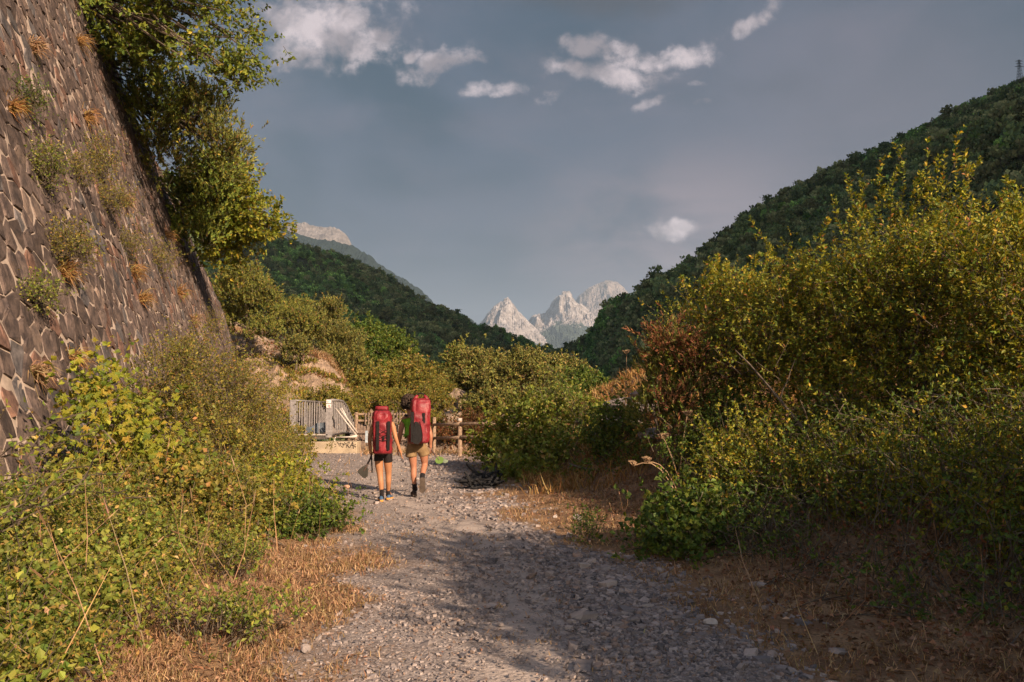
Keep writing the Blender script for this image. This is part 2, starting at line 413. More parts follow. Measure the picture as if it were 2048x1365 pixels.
# ------------------------------------------------------------------ ground shape
YS = np.array([-30, 0, 4.8, 7.1, 10.8, 14.6, 20.8, 27, 34])
XL = np.array([-1.2, -1.0, -1.13, -1.44, -2.27, -3.5, -5.7, -8.0, -8.5])
XR = np.array([1.5, 1.7, 1.6, 1.37, .35, -.45, -1.0, -1.6, -2.0])
def G(x, y):
    x = np.asarray(x, float); y = np.asarray(y, float)
    xl = np.interp(y, YS, XL); xr = np.interp(y, YS, XR)
    tl = np.maximum(xl - x, 0); tr = np.maximum(x - xr, 0)
    z = .10 * tl * sstep(0, 1.2, tl) * (1 - sstep(26, 34, y))
    z = np.minimum(z, 1.2)
    sl = np.interp(y, [-30, 6, 12, 18, 23, 26], [.22, .26, .32, .46, .55, .55]); st = np.interp(y, [-30, 6, 12, 18, 23], [2.2, 2.2, 1.8, 1.1, .7])
    bank = np.minimum(np.maximum(tr - st, 0) * sl, np.interp(y, [-30, 8, 16, 20], [1.6, 1.8, 3.2, 5.0]))
    bank = np.where(bank > 0, bank * (1 - np.exp(-np.maximum(tr - st, 0) * 1.2)), 0)
    edge = np.interp(x, [-6, 0, 1, 3, 6, 12, 30], [25.6, 25.4, 24.6, 24.5, 25, 27, 32])
    fall = sstep(0, 14, y - edge) 
    z = z + .05 * np.minimum(tr, 3) * sstep(0, 1, tr) + bank * (1 - sstep(0, 6, y - edge))
    away = sstep(-9.5, -7.8, x) + sstep(29, 34, y)
    z = z - fall * 6.5 * np.clip(away, 0, 1)
    z = z - 10 * sstep(60, 400, y) - 6 * sstep(60, 400, abs(x))
    z = z + .05 * (fbm(x * .8, y * .8, 4, 3) - .5) * (1 + np.minimum(tl + tr, 3)) + .4 * (fbm(x * .2, y * .2, 3, 9) - .5) * sstep(2.5, 7, tr)
    return z
def g(x, y): return float(G(x, y))

def spaced(lo, hi, near_lo, near_hi, step, grow=1.13):
    a = list(np.arange(near_lo, near_hi + 1e-6, step)); s = step
    while a[-1] < hi: s *= grow; a.append(a[-1] + s)
    b = []; s = step; v = near_lo
    while v > lo: s *= grow; v -= s; b.append(v)
    return np.array(b[::-1] + a)
gx = spaced(-9000, 9000, -11, 12, .16); gy = spaced(-3000, 14000, 3.5, 32, .16)
X, Y = np.meshgrid(gx, gy); Z = G(X, Y)
xl = np.interp(Y, YS, XL); xr = np.interp(Y, YS, XR)
wob = (fbm(X * 1.3, Y * 1.3, 4, 21) - .5) * 1.6
pathm = sstep(-.35, .45, X - xl + wob) * sstep(-.35, .5, xr - X + wob) * (1 - sstep(26, 29, Y))
track = np.exp(-((X - (xl + xr) / 2 - .1 + .3 * np.sin(Y * .5)) / .55) ** 2)
Z = Z + pathm * (.012 * (fbm(X * 6, Y * 6, 3, 31) - .5) * 2 - .02 * track)
ny, nx = X.shape
I = (np.arange(ny - 1)[:, None] * nx + np.arange(nx - 1)[None]).ravel()
m, t, o = mat_new('ground')
b = t.new('ShaderNodeBsdfPrincipled'); t.l.new(b.outputs[0], o.inputs[0]); b.inputs['Roughness'].default_value = .95; b.inputs['Specular IOR Level'].default_value = .15
at = t.new('ShaderNodeAttribute', attribute_name='tint'); sp = t.new('ShaderNodeSeparateColor'); t.l.new(at.outputs['Color'], sp.inputs[0])
c = t.new('ShaderNodeTexCoord').outputs['Object']
vor = t.new('ShaderNodeTexVoronoi'); vor.inputs['Scale'].default_value = 26; t.l.new(c, vor.inputs['Vector'])
vor2 = t.new('ShaderNodeTexVoronoi'); vor2.inputs['Scale'].default_value = 60; t.l.new(c, vor2.inputs['Vector'])
vs = t.new('ShaderNodeSeparateColor'); t.l.new(vor.outputs['Color'], vs.inputs[0])
grav = t.mix(vs.outputs[0], (.20, .165, .155), (.47, .395, .365))
grav = t.mix(t.math('MULTIPLY', t.step(vor2.outputs['Distance'], .25, .6), .6), grav, (.13, .105, .10))
dust = t.mix(t.noise(c, 5, 5), (.34, .275, .245), (.47, .39, .35))
pth = t.mix(t.math('MULTIPLY', sp.outputs[1], t.step(t.noise(c, 3, 4), .3, .6)), grav, dust)
soil = t.mix(t.step(t.noise(c, 2.2, 6, .65), .35, .65), (.17, .095, .055), (.32, .20, .115))
soil = t.mix(t.step(t.noise(c, 40, 4), .5, .7), soil, (.10, .065, .04))
farc = t.mix(t.step(t.noise(c, .05, 5), .4, .6), (.06, .06, .025), (.13, .11, .05))
fin = t.mix(sp.outputs[0], soil, pth); fin = t.mix(sp.outputs[2], fin, farc)
t.l.new(fin, b.inputs['Base Color'])
bp = t.new('ShaderNodeBump'); bp.inputs['Strength'].default_value = .7; bp.inputs['Distance'].default_value = .02
hgt = t.math('ADD', t.math('MULTIPLY', vor.outputs['Distance'], -.8), t.noise(c, 45, 6, .7)); t.l.new(hgt, bp.inputs['Height']); t.l.new(bp.outputs[0], b.inputs['Normal'])
GROUND = m
gcol = np.stack([pathm.ravel(), (track * pathm).ravel(), sstep(32, 60, Y).ravel()], 1)
build('ground', np.stack([X.ravel(), Y.ravel(), Z.ravel()], 1), [np.stack([I, I + 1, I + nx + 1, I + nx], 1)], GROUND, col=gcol, smooth=True, tag=(None, None, None, 'structure'))

# ------------------------------------------------------------------ hills and far mountains
def ground_d(px, py):
    d = CAMZ * F / (py - 800)
    for _ in range(25): x = P(px, 800, d)[0]; d = .5 * d + .5 * (CAMZ - g(x, d)) * F / (py - 800)
    return d
def resample(pts, n):
    pts = np.asarray(pts, float); s = np.concatenate([[0], np.cumsum(abs(np.diff(pts[:, 0])) + .001)]); q = np.linspace(0, s[-1], n)
    return np.stack([np.interp(q, s, pts[:, i]) for i in range(pts.shape[1])], 1)
def loft_curves(curves, nu, nv):
    """curves of world points, front to back; returns grid (len, nu, 3)"""
    rows = [resample3(c_, nu) for c_ in curves]; rows = np.array(rows)
    kk = np.linspace(0, len(rows) - 1, nv); i0 = np.minimum(kk.astype(int), len(rows) - 2); f = (kk - i0)[:, None, None]
    return rows[i0] * (1 - f) + rows[i0 + 1] * f
def resample3(pts, n):
    pts = np.asarray(pts, float); q = np.linspace(0, len(pts) - 1, n); i = np.arange(len(pts))
    return np.stack([np.interp(q, i, pts[:, j]) for j in range(3)], 1)
def grid_faces(nv, nu):
    I = (np.arange(nv - 1)[:, None] * nu + np.arange(nu - 1)[None]).ravel(); return np.stack([I, I + 1, I + nu + 1, I + nu], 1)

def hill_mat(name, rock, green, lo, hi, sc, thr=(.45, .6), rock2=None):
    m, t, o = mat_new(name)
    b = t.new('ShaderNodeBsdfPrincipled'); t.l.new(b.outputs[0], o.inputs[0]); b.inputs['Roughness'].default_value = .95; b.inputs['Specular IOR Level'].default_value = .1
    c = t.new('ShaderNodeTexCoord').outputs['Object']; sp = t.new('ShaderNodeSeparateXYZ'); t.l.new(c, sp.inputs[0])
    mp = t.new('ShaderNodeMapping'); t.l.new(c, mp.inputs[0]); mp.inputs['Scale'].default_value = (1, .35, .35)
    n = t.noise(mp.outputs[0], sc, 8, .65, .4); n2 = t.noise(c, sc * 6, 6, .65)
    h = t.math('DIVIDE', t.math('SUBTRACT', sp.outputs[2], lo), hi - lo)
    f = t.math('ADD', h, t.math('MULTIPLY', t.math('SUBTRACT', n, .5), 2.6))
    f = t.step(t.math('ADD', f, t.math('MULTIPLY', t.math('SUBTRACT', n2, .5), 1.0)), *thr)
    rk = t.mix(t.step(n2, .35, .65), rock2 or tuple(x * .6 for x in rock), rock)
    gr = t.mix(n2, tuple(x * .6 for x in green), tuple(x * 1.3 for x in green))
    t.l.new(t.mix(f, gr, rk), b.inputs['Base Color'])
    bp = t.new('ShaderNodeBump'); bp.inputs['Strength'].default_value = 1; bp.inputs['Distance'].default_value = .25 / sc
    t.l.new(t.noise(mp.outputs[0], sc * 3, 8, .7), bp.inputs['Height']); t.l.new(bp.outputs[0], b.inputs['Normal'])
    return m

def mountain(name, prof, D0, Dfront, Dback, ybase, mat, seed, nu=260, nv=110, amp=.16, gully=.004, power=1.0, ridgeamp=.02, curve=0.0):
    """a real-size massif: skyline profile at distance D0, slopes running down towards and away from us"""
    pr = np.array(prof, float); pxs = np.linspace(pr[0, 0], pr[-1, 0], nu); pys = np.interp(pxs, pr[:, 0], pr[:, 1])
    H = np.array([P(a, b_, D0)[2] for a, b_ in zip(pxs, pys)]); xw = np.array([P(a, 800, D0)[0] for a in pxs])
    zb = P(1024, ybase, D0)[2]
    D = np.concatenate([np.linspace(Dfront, D0, int(nv * .75)), np.linspace(D0, Dback, nv - int(nv * .75) + 1)[1:]])
    tt = np.where(D <= D0, (D0 - D) / (D0 - Dfront), (D - D0) / (Dback - D0))
    Xg, Dg = np.meshgrid(xw, D); T = np.repeat(tt[:, None], nu, 1)
    # the profile softens away from the crest
    rows = []
    for v_ in tt:
        kw = int(1 + v_ * nu * .22); 
        Hs = np.convolve(np.pad(H, kw, mode='edge'), np.hanning(2 * kw + 3)[1:-1] / np.hanning(2 * kw + 3)[1:-1].sum(), 'valid') if kw > 1 else H
        rows.append(Hs)
    Hg = np.array(rows)
    hh = (Hg - zb)
    rg = fbm(Xg * gully, Dg * gully * .45, 6, seed, ridged=True)
    Zg = zb + hh * (1 - T) ** power + (rg - .62) * 2 * amp * hh.max() * (np.minimum(T * 9 + .12, 1) * (1 - T * .6)) + (fbm(Xg * gully * 8, Dg * gully * 8, 4, seed + 5, ridged=True) - .5) * ridgeamp * hh.max()
    Zg = np.where(T >= .999, np.minimum(Zg, -20), Zg)
    return build(name, np.stack([Xg.ravel(), Dg.ravel(), Zg.ravel()], 1), [grid_faces(len(D), nu)], mat, smooth=False, tag=(None, None, None, 'structure')), (Xg, Dg, Zg)

ROCKM = hill_mat('pale_limestone', (.35, .315, .31), (.05, .065, .055), 650, 950, .0021, (.35, .55), (.17, .145, .14))
ROCKM2 = hill_mat('pale_limestone_far', (.24, .20, .19), (.07, .08, .08), 500, 1200, .0016, (.2, .45), (.13, .115, .115))
mountain('far_mountain', [(1000, 760), (1090, 680), (1130, 635), (1160, 592), (1178, 578), (1200, 567), (1215, 562), (1238, 566), (1252, 578), (1260, 590), (1285, 640), (1330, 690), (1400, 760)],
         11500, 8800, 13500, 790, ROCKM2, 11, gully=.0040, amp=.09, ridgeamp=.02)
mountain('rocky_mountain', [(960, 765), (1010, 712), (1050, 655), (1066, 632), (1080, 630), (1090, 628), (1100, 617), (1108, 602), (1116, 594), (1122, 593), (1127, 584), (1141, 585), (1146, 598), (1152, 606), (1165, 612), (1185, 628), (1210, 640), (1260, 670), (1330, 720), (1420, 770)],
         9600, 6800, 11200, 790, ROCKM, 23, gully=.0050, amp=.12, ridgeamp=.035, nu=360, nv=150)
mountain('pyramid_mountain', [(900, 770), (930, 700), (962, 645), (972, 632), (985, 617), (995, 608), (1004, 606), (1009, 598), (1016, 597), (1022, 603), (1034, 620), (1050, 637), (1070, 657), (1110, 690), (1180, 735), (1240, 775)],
         8600, 6300, 9900, 790, hill_mat('pale_limestone_near', (.35, .315, .31), (.05, .065, .055), 430, 740, .0024, (.35, .55), (.17, .145, .14)), 37, gully=.0055, amp=.10, ridgeamp=.03, nu=300, nv=130)
mountain('rocky_summit', [(380, 620), (480, 500), (560, 458), (575, 450), (600, 445), (618, 452), (640, 455), (662, 456), (680, 464), (692, 478), (698, 490), (720, 540), (780, 620)],
         5600, 4600, 6400, 700, hill_mat('grey_limestone', (.21, .185, .18), (.05, .055, .05), 300, 900, .004, (.1, .5)), 41, gully=.004, amp=.05)
BLUEH = hill_mat('distant_wooded_slope', (.12, .115, .11), (.028, .042, .045), 500, 1500, .006, (.75, .95))
mountain('blue_hill', [(200, 430), (480, 440), (560, 458), (580, 470), (620, 482), (660, 484), (700, 493), (735, 512), (760, 535), (800, 556), (850, 590), (880, 618), (940, 640), (1000, 685), (1070, 725), (1130, 775)],
         3400, 1900, 4200, 800, BLUEH, 53, gully=.006, amp=.10, ridgeamp=.03)

FLOORM = hill_mat('wooded_hillside_floor', (.26, .21, .18), (.055, .065, .04), -10, 320, .02, (.95, 1.15), (.08, .068, .06))
_, LH = mountain('left_hill', [(-700, -100), (100, 250), (430, 418), (540, 488), (600, 512), (700, 536), (780, 571), (860, 620), (930, 650), (1000, 698), (1060, 730), (1110, 750), (1180, 790)],
                 980, 260, 1500, 815, FLOORM, 61, nu=220, nv=90, gully=.012, amp=.07, power=1.15, ridgeamp=.008)

# the right-hand mountain: its foot and skyline as seen, then past the frame an unseen crest, added to shade this part of the valley
rc = [
    [(1150, 770, 600), (1185, 765, 420), (1250, 760, 300), (1330, 770, 210), (1500, 790, 160), (1800, 800, 120), (2100, 820, 110), (2700, 850, 110)],
    [(1130, 745, 640), (1200, 705, 450), (1290, 690, 330), (1400, 660, 260), (1560, 600, 230), (1800, 500, 210), (2100, 400, 200), (2700, 300, 200)],
    [(1120, 728, 660), (1160, 712, 560), (1240, 640, 480), (1310, 608, 430), (1345, 575, 420), (1400, 535, 420), (1520, 450, 440), (1600, 405, 450), (1750, 332, 450), (1900, 256, 450), (2060, 184, 460), (2500, -60, 480), (2900, -250, 480)],
    [(1120, 745, 900), (1160, 735, 900), (1240, 700, 900), (1330, 650, 900), (1400, 600, 900), (1520, 500, 900), (1600, 450, 900), (1750, 380, 900), (1900, 300, 900), (2060, 250, 900), (2900, -100, 900)],
]
cw = [[P(*p) for p in c_] for c_ in rc]
# added unseen shoulder, right of and behind the camera, shaped to shade the valley
cw[0] += [np.array([190, 60, -5]), np.array([240, -60, 0]), np.array([380, -400, 0])]
cw[1] += [np.array([290, 90, 160]), np.array([360, -60, 190]), np.array([480, -460, 250])]
cw[2] += [np.array([520, 330, 600]), np.array([640, 60, 850]), np.array([680, -220, 1000]), np.array([670, -500, 860])]
cw[3] += [np.array([900, 330, 500]), np.array([1000, 60, 500]), np.array([1000, -220, 500]), np.array([900, -480, 300])]
NU, NV = 300, 120
def bylen(c_, n):
    c_ = np.array(c_); d_ = np.linalg.norm(np.diff(c_, axis=0), axis=1) ** .8; s = np.concatenate([[0], np.cumsum(d_)]); q = np.linspace(0, s[-1], n)
    return np.stack([np.interp(q, s, c_[:, j]) for j in range(3)], 1)
rows = np.array([bylen(c_, NU) for c_ in cw])
kk = np.concatenate([np.linspace(0, 2, 95), np.linspace(2, 3, 26)[1:]]); i0 = np.minimum(kk.astype(int), 2); f_ = (kk - i0)[:, None, None]
RG = rows[i0] * (1 - f_) + rows[i0 + 1] * f_
am = np.sin(np.clip(kk / 2, 0, 1) * math.pi)[:, None] + .0
RG[:, :, 2] += (fbm(RG[:, :, 0] * .012, RG[:, :, 1] * .012, 5, 71, ridged=True) - .6) * 46 * am + (fbm(RG[:, :, 0] * .07, RG[:, :, 1] * .07, 3, 75) - .5) * 6 * am
build('right_hill', RG.reshape(-1, 3), [grid_faces(len(kk), NU)], FLOORM, smooth=False, tag=(None, None, None, 'structure'))

def far_leaf():
    m, t, o = mat_new('far_crown'); a = t.new('ShaderNodeAttribute', attribute_name='tint'); oi = t.new('ShaderNodeObjectInfo')
    r = t.math('MULTIPLY_ADD', oi.outputs['Random'], 1.1, .5); v = t.new('ShaderNodeCombineXYZ'); t.l.new(r, v.inputs[0]); t.l.new(r, v.inputs[1]); t.l.new(t.math('MULTIPLY', r, .9), v.inputs[2])
    c = t.vmath('MULTIPLY', a.outputs['Color'], v.outputs[0]).outputs[0]; b = t.new('ShaderNodeBsdfPrincipled'); b.inputs['Roughness'].default_value = .8; b.inputs['Specular IOR Level'].default_value = .15
    t.l.new(c, b.inputs['Base Color']); tr = t.new('ShaderNodeBsdfTranslucent'); t.l.new(c, tr.inputs[0]); mx = t.new('ShaderNodeMixShader'); mx.inputs[0].default_value = .25
    t.l.new(b.outputs[0], mx.inputs[1]); t.l.new(tr.outputs[0], mx.inputs[2]); t.l.new(mx.outputs[0], o.inputs[0]); return m
FARLEAF = far_leaf()
# ---- low-poly trees for the far woods, scattered as one mass
def far_tree(name, kind, pal, seed):
    st = np.random.RandomState(seed); Vs = []; Fs = []; n = 0
    if kind == 'conifer':
        N = 170; h = st.rand(N) ** .75; r = (1.02 - h) * .24 * (.55 + .45 * st.rand(N)); a = st.rand(N) * 6.283
        pos = np.stack([r * np.cos(a), r * np.sin(a), .12 + h * .88], 1); od = np.stack([np.cos(a), np.sin(a), np.full(N, .05) - .35 * st.rand(N)], 1)
        L, W_ = .16 * (1.25 - h), .13 * (1.2 - h * .6)
    elif kind == 'pine':
        N = 190; cl_ = st.rand(14, 3); cz = .42 + .55 * cl_[:, 0]; ca = cl_[:, 1] * 6.283; cr_ = (.05 + .24 * cl_[:, 2]) * (1.25 - cz * .8)
        c0 = np.stack([cr_ * np.cos(ca), cr_ * np.sin(ca), cz], 1); kq = st.randint(0, 14, N)
        pos = c0[kq] + st.normal(size=(N, 3)) * np.array([.065, .065, .035]); od = norm(pos - np.array([0, 0, .55])) + np.array([0, 0, .5]); L = np.full(N, .10); W_ = np.full(N, .11)
    else:
        N = 210; cl_ = norm(st.normal(size=(16, 3))); c0 = cl_ * np.array([.27, .27, .32]) * st.uniform(.5, 1, (16, 1)) + np.array([0, 0, .6]); kq = st.randint(0, 16, N)
        pos = c0[kq] + norm(st.normal(size=(N, 3))) * .11; od = norm(pos - np.array([0, 0, .5])); L = np.full(N, .12); W_ = np.full(N, .12)
    nr = norm(pos - np.array([0, 0, .45])) + st.normal(size=(N, 3)) * .5
    ld = norm(od + st.normal(size=(N, 3)) * .35)
    V, Fc = leaf_quads(pos, ld, nr, L * st.uniform(.7, 1.3, N), W_ * st.uniform(.7, 1.3, N))
    p = PALETTES[pal]; c_ = np.array([a for a, b_ in p])[st.choice(len(p), N)]; c_ = np.repeat(c_ * st.uniform(.75, 1.25, (N, 1)), 4, 0)
    mb = MB(); mb.tube([[0, 0, -.05], [0.01, 0, .3], [0, .01, .75]], [.022, .018, .008], 4, col=(.06, .045, .035))
    mb.add(V, Fc, c_)
    o = mb.build(name, FARLEAF); COL.objects.unlink(o); return o
PALETTES.update({'fardark': [((0.1033, 0.1446, 0.0688), 3), ((0.1446, 0.179, 0.0757), 2), ((0.0757, 0.1102, 0.062), 3)], 'farpine': [((0.1721, 0.1859, 0.0895), 3), ((0.2134, 0.2066, 0.1102), 2), ((0.1239, 0.1446, 0.0757), 2)], 'farbroad': [((0.1721, 0.2925, 0.0895), 3), ((0.241, 0.3614, 0.1033), 2), ((0.1239, 0.2134, 0.0688), 2)], 'fargreen': [((0.1102, 0.1997, 0.0757), 3), ((0.1548, 0.2479, 0.0826), 2), ((0.0895, 0.1515, 0.062), 2)]})
PROTO = [far_tree('far_tree', 'conifer', 'fardark', 1), far_tree('far_tree', 'conifer', 'farpine', 2), far_tree('far_tree', 'pine', 'farpine', 3),
         far_tree('far_tree', 'pine', 'fardark', 4), far_tree('far_tree', 'broad', 'farbroad', 5), far_tree('far_tree', 'broad', 'fargreen', 6), far_tree('far_tree', 'broad', 'fargreen', 7)]
def scatter(name, pts, scl, kinds):
    n = len(pts); me = bpy.data.meshes.new(name); me.vertices.add(n); me.vertices.foreach_set('co', np.asarray(pts, np.float32).ravel())
    a = me.attributes.new('scl', 'FLOAT', 'POINT'); a.data.foreach_set('value', scl.astype(np.float32))
    a = me.attributes.new('idx', 'INT', 'POINT'); a.data.foreach_set('value', kinds.astype(np.int32))
    a = me.attributes.new('rot', 'FLOAT_VECTOR', 'POINT'); v = np.zeros((n, 3), np.float32); v[:, 2] = rs.rand(n) * 6.28; v[:, :2] = rs.normal(0, .06, (n, 2)); a.data.foreach_set('vector', v.ravel())
    o = bpy.data.objects.new(name, me); COL.objects.link(o); o['kind'] = 'stuff'
    ng = bpy.data.node_groups.new(name, 'GeometryNodeTree'); ng.interface.new_socket('Geometry', in_out='INPUT', socket_type='NodeSocketGeometry'); ng.interface.new_socket('Geometry', in_out='OUTPUT', socket_type='NodeSocketGeometry')
    gi = ng.nodes.new('NodeGroupInput'); go = ng.nodes.new('NodeGroupOutput'); ins = ng.nodes.new('GeometryNodeInstanceOnPoints'); gj = ng.nodes.new('GeometryNodeJoinGeometry')
    for pr in reversed(PROTO):
        oi = ng.nodes.new('GeometryNodeObjectInfo'); oi.inputs['Object'].default_value = pr; oi.inputs['As Instance'].default_value = True; ng.links.new(oi.outputs['Geometry'], gj.inputs[0])
    ng.links.new(gi.outputs[0], ins.inputs['Points']); ng.links.new(gj.outputs[0], ins.inputs['Instance']); ins.inputs['Pick Instance'].default_value = True
    def na(nm, ty): q = ng.nodes.new('GeometryNodeInputNamedAttribute'); q.data_type = ty; q.inputs[0].default_value = nm; return q.outputs[0]
    ng.links.new(na('idx', 'INT'), ins.inputs['Instance Index']); ng.links.new(na('scl', 'FLOAT'), ins.inputs['Scale']); ng.links.new(na('rot', 'FLOAT_VECTOR'), ins.inputs['Rotation'])
    ng.links.new(ins.outputs[0], go.inputs[0]); md = o.modifiers.new('scatter', 'NODES'); md.node_group = ng
    return o
def forest_on(name, grid, n, hmin, hmax, bare_seed, bare, wts, yrange=None, depth_keep=None):
    """uniform over surface area"""
    A = grid[:-1, :-1]; B_ = grid[:-1, 1:]; C_ = grid[1:, :-1]; D_ = grid[1:, 1:]
    ar = np.linalg.norm(np.cross(B_ - A, C_ - A), axis=-1); ar = ar.astype(float)
    cen = (A + D_) / 2
    vis = (abs(cen[..., 0]) < .78 * cen[..., 1] + 30) & (cen[..., 1] > 60)
    dist = np.linalg.norm(cen, axis=-1); wgt = ar * vis
    if depth_keep is not None: wgt = wgt * depth_keep(cen)
    pr = (wgt / wgt.sum()).ravel(); k_ = rs.choice(len(pr), n, p=pr); iy, ix = np.unravel_index(k_, ar.shape)
    a = rs.rand(n, 1); b_ = rs.rand(n, 1)
    p = A[iy, ix] * (1 - a) * (1 - b_) + B_[iy, ix] * a * (1 - b_) + C_[iy, ix] * (1 - a) * b_ + D_[iy, ix] * a * b_
    q = fbm(p[:, 0] * .02 + p[:, 1] * .01, p[:, 1] * .008 + p[:, 2] * .03, 4, bare_seed)
    keep = q > bare; p = p[keep]; n = len(p)
    patch = fbm(p[:, 0] * .018, p[:, 1] * .012 + p[:, 2] * .02, 3, bare_seed + 3)
    br = rs.rand(n) < sstep(.42, .62, patch) * .8 + .1
    kd = np.where(br, rs.choice([4, 5, 6], n, p=[.4, .3, .3]), rs.choice([0, 1, 2, 3], n, p=wts))
    s_ = rs.uniform(hmin, hmax, n) * np.where(br, .8, 1) * (.7 + .5 * rs.rand(n))
    p[:, 2] -= .25
    return scatter(name, p, s_, kd)
LG = np.stack(LH, -1)
f1 = forest_on('left_hill_woods', LG, 50000, 7, 13, 101, .26, [.2, .2, .35, .25], depth_keep=lambda c: (c[..., 1] < 1080))
f2 = forest_on('right_hill_woods', RG[:, :, :], 44000, 5.5, 12, 131, .22, [.2, .2, .35, .25], depth_keep=lambda c: (c[..., 1] < 760) & (c[..., 0] < 420))

# ------------------------------------------------------------------ retaining wall, stone by stone
def wall_pt(y, h, off=0.0):
    y = np.asarray(y, float); h = np.asarray(h, float)
    nrm = np.array([1, .265, .3]); nrm = nrm / np.linalg.norm(nrm)
    return np.stack([-2.9 - .265 * y - .3 * h + off * nrm[0], y + off * nrm[1], h + off * nrm[2]], -1)
def wall_top(y): return np.interp(y, [0, 8, 25.5, 38.6, 47, 51.5], [19, 17.5, 14.4, 10.7, 8.3, 7.2])
wall = thing('retaining_wall', (-9, 26, 0), 'tall leaning retaining wall of dark polygonal stones with pale mortar joints, left of the track', 'wall')
MORTAR = principled('mortar', (.44, .35, .30), rough=.95, noise_amt=.25, nscale=2.5, bump=.4, bscale=14, spec=.1)
m, t, o = mat_new('wall_stone'); b = t.new('ShaderNodeBsdfPrincipled'); t.l.new(b.outputs[0], o.inputs[0]); b.inputs['Roughness'].default_value = .9; b.inputs['Specular IOR Level'].default_value = .2
oi = t.new('ShaderNodeAttribute', attribute_name='tint'); c = t.new('ShaderNodeTexCoord').outputs['Object']
nn = t.noise(c, 5, 7, .65); t2 = t.mix(t.step(nn, .3, .7), (.5, .5, .55), (1.5, 1.4, 1.32)); mm = t.vmath('MULTIPLY', oi.outputs['Color'], t2).outputs[0]
lich = t.step(t.noise(c, 9, 6, .7), .62, .75); t.l.new(t.mix(t.math('MULTIPLY', lich, .35), mm, (.30, .24, .21)), b.inputs['Base Color'])
bp = t.new('ShaderNodeBump'); bp.inputs['Strength'].default_value = .6; bp.inputs['Distance'].default_value = .03; t.l.new(t.noise(c, 16, 7, .7), bp.inputs['Height']); t.l.new(bp.outputs[0], b.inputs['Normal'])
STONE = m
# mortar bed, the wall's top and its far end
ys = np.linspace(4, 51.5, 150); hs = np.linspace(-1, 1, 60)
Yg, Tg = np.meshgrid(ys, np.linspace(0, 1, 60)); Hg = -1 + (wall_top(Yg) + 1) * Tg
V = wall_pt(Yg, Hg, (fbm(Yg * 1.5, Hg * 1.5, 3, 5) - .5) * .014 - .001).reshape(-1, 3)
mb = MB(); mb.add(V, grid_faces(60, 150)[:, ::-1])
tp = wall_pt(ys, wall_top(ys), -.01); tb = tp + np.array([-1.5, 0, .1]); mb.add(np.concatenate([tp, tb]), grid_faces(2, 150))
he = np.linspace(-1, 7.2, 12); e1 = wall_pt(np.full(12, 51.5), he, -.01); e2 = e1 + np.array([-3, .6, 0]); mb.add(np.concatenate([e1, e2]), grid_faces(2, 12))
mb.build('mortar_bed', MORTAR, wall, smooth=True)
# cells
du, dv = .41, .39
cells = []; 
ulen = 1.0345; vlen = 1.044
for j in range(int(17 / dv)):
    for i in range(int(47 / du)):
        y = (4.6 + (i + (j % 2) * .5) * du) ; h = (j * dv) / vlen - .1
        y += rs.uniform(-.36, .36) * du; h += rs.uniform(-.36, .36) * dv
        if y > 51.4 or h > wall_top(y) - .12: continue
        if h > 2.8 + .62 * y: continue
        if y < 7.4 : continue
        cells.append((y * ulen, h * vlen))
cells = np.array(cells)
def clip(poly, nx_, ny_, d_):
    out_ = []; n_ = len(poly)
    for i in range(n_):
        a = poly[i]; b_ = poly[(i + 1) % n_]; da = a[0] * nx_ + a[1] * ny_ - d_; db = b_[0] * nx_ + b_[1] * ny_ - d_
        if da <= 0: out_.append(a)
        if (da < 0) != (db < 0) and da != db:
            k_ = da / (da - db); out_.append((a[0] + (b_[0] - a[0]) * k_, a[1] + (b_[1] - a[1]) * k_))
    return out_
key = {}
for i, (a, b_) in enumerate(cells): key.setdefault((int(a // 1.0), int(b_ // 1.0)), []).append(i)
stones = []
for i, (cx, cy) in enumerate(cells):
    kx, ky = int(cx // 1.0), int(cy // 1.0); nb = [j for a in (-1, 0, 1) for b_ in (-1, 0, 1) for j in key.get((kx + a, ky + b_), []) if j != i]
    nb.sort(key=lambda j: (cells[j][0] - cx) ** 2 + (cells[j][1] - cy) ** 2)
    poly = [(-.5, -.5), (.5, -.5), (.5, .5), (-.5, .5)]
    inset = .009 + .011 * rs.rand()
    for j in nb[:14]:
        dx, dy = cells[j][0] - cx, cells[j][1] - cy; L = math.hypot(dx, dy)
        poly = clip(poly, dx / L, dy / L, L / 2 - inset)
        if len(poly) < 3: break
    if len(poly) >= 3 and max(abs(p[0]) for p in poly) > .06: stones.append((cx, cy, np.array(poly)))
def stone_mesh(s):
    cx, cy, p = s; n = len(p); dome = rs.uniform(.008, .034); tl = rs.normal(0, .05, 2)
    rings = []
    for sc, off in ((1.0, -.03), (.95, dome * .8), (.62, dome)):
        q = p * sc; o_ = off + (q @ tl if off > 0 else 0) + (rs.normal(0, .006, n) if off > 0 else 0)
        rings.append(wall_pt((q[:, 0] + cx) / ulen, (q[:, 1] + cy) / vlen, o_))
    ctr = wall_pt(cx / ulen, cy / vlen, dome * 1.0)[None]
    V = np.concatenate(rings + [ctr]); i = np.arange(n); j = (i + 1) % n
    q1 = np.stack([i, j, j + n, i + n], 1); q2 = q1 + n; tr = np.stack([i + 2 * n, j + 2 * n, np.full(n, 3 * n)], 1)
    if rs.rand() < .72: c_ = np.array([.102, .079, .073])
    else: c_ = np.array([[.14, .085, .068], [.095, .088, .092], [.155, .12, .105]])[rs.randint(3)]
    return V, [np.concatenate([q1, q2]), tr], np.clip(c_ * rs.uniform(.65, 1.35), .02, .6)
def apparent(s):
    p = wall_pt(s[0] / ulen, s[1] / vlen); v = p - np.array([0, 0, 1.7]); px = 1024 + F * v[0] / v[1]; py = 800 - F * v[2] / v[1]
    return (1 if (px > -20 and py > -20 and px < 520 and py < 1060 and not (px > 120 and py > 820)) else .01) / (v[1] ** 2)
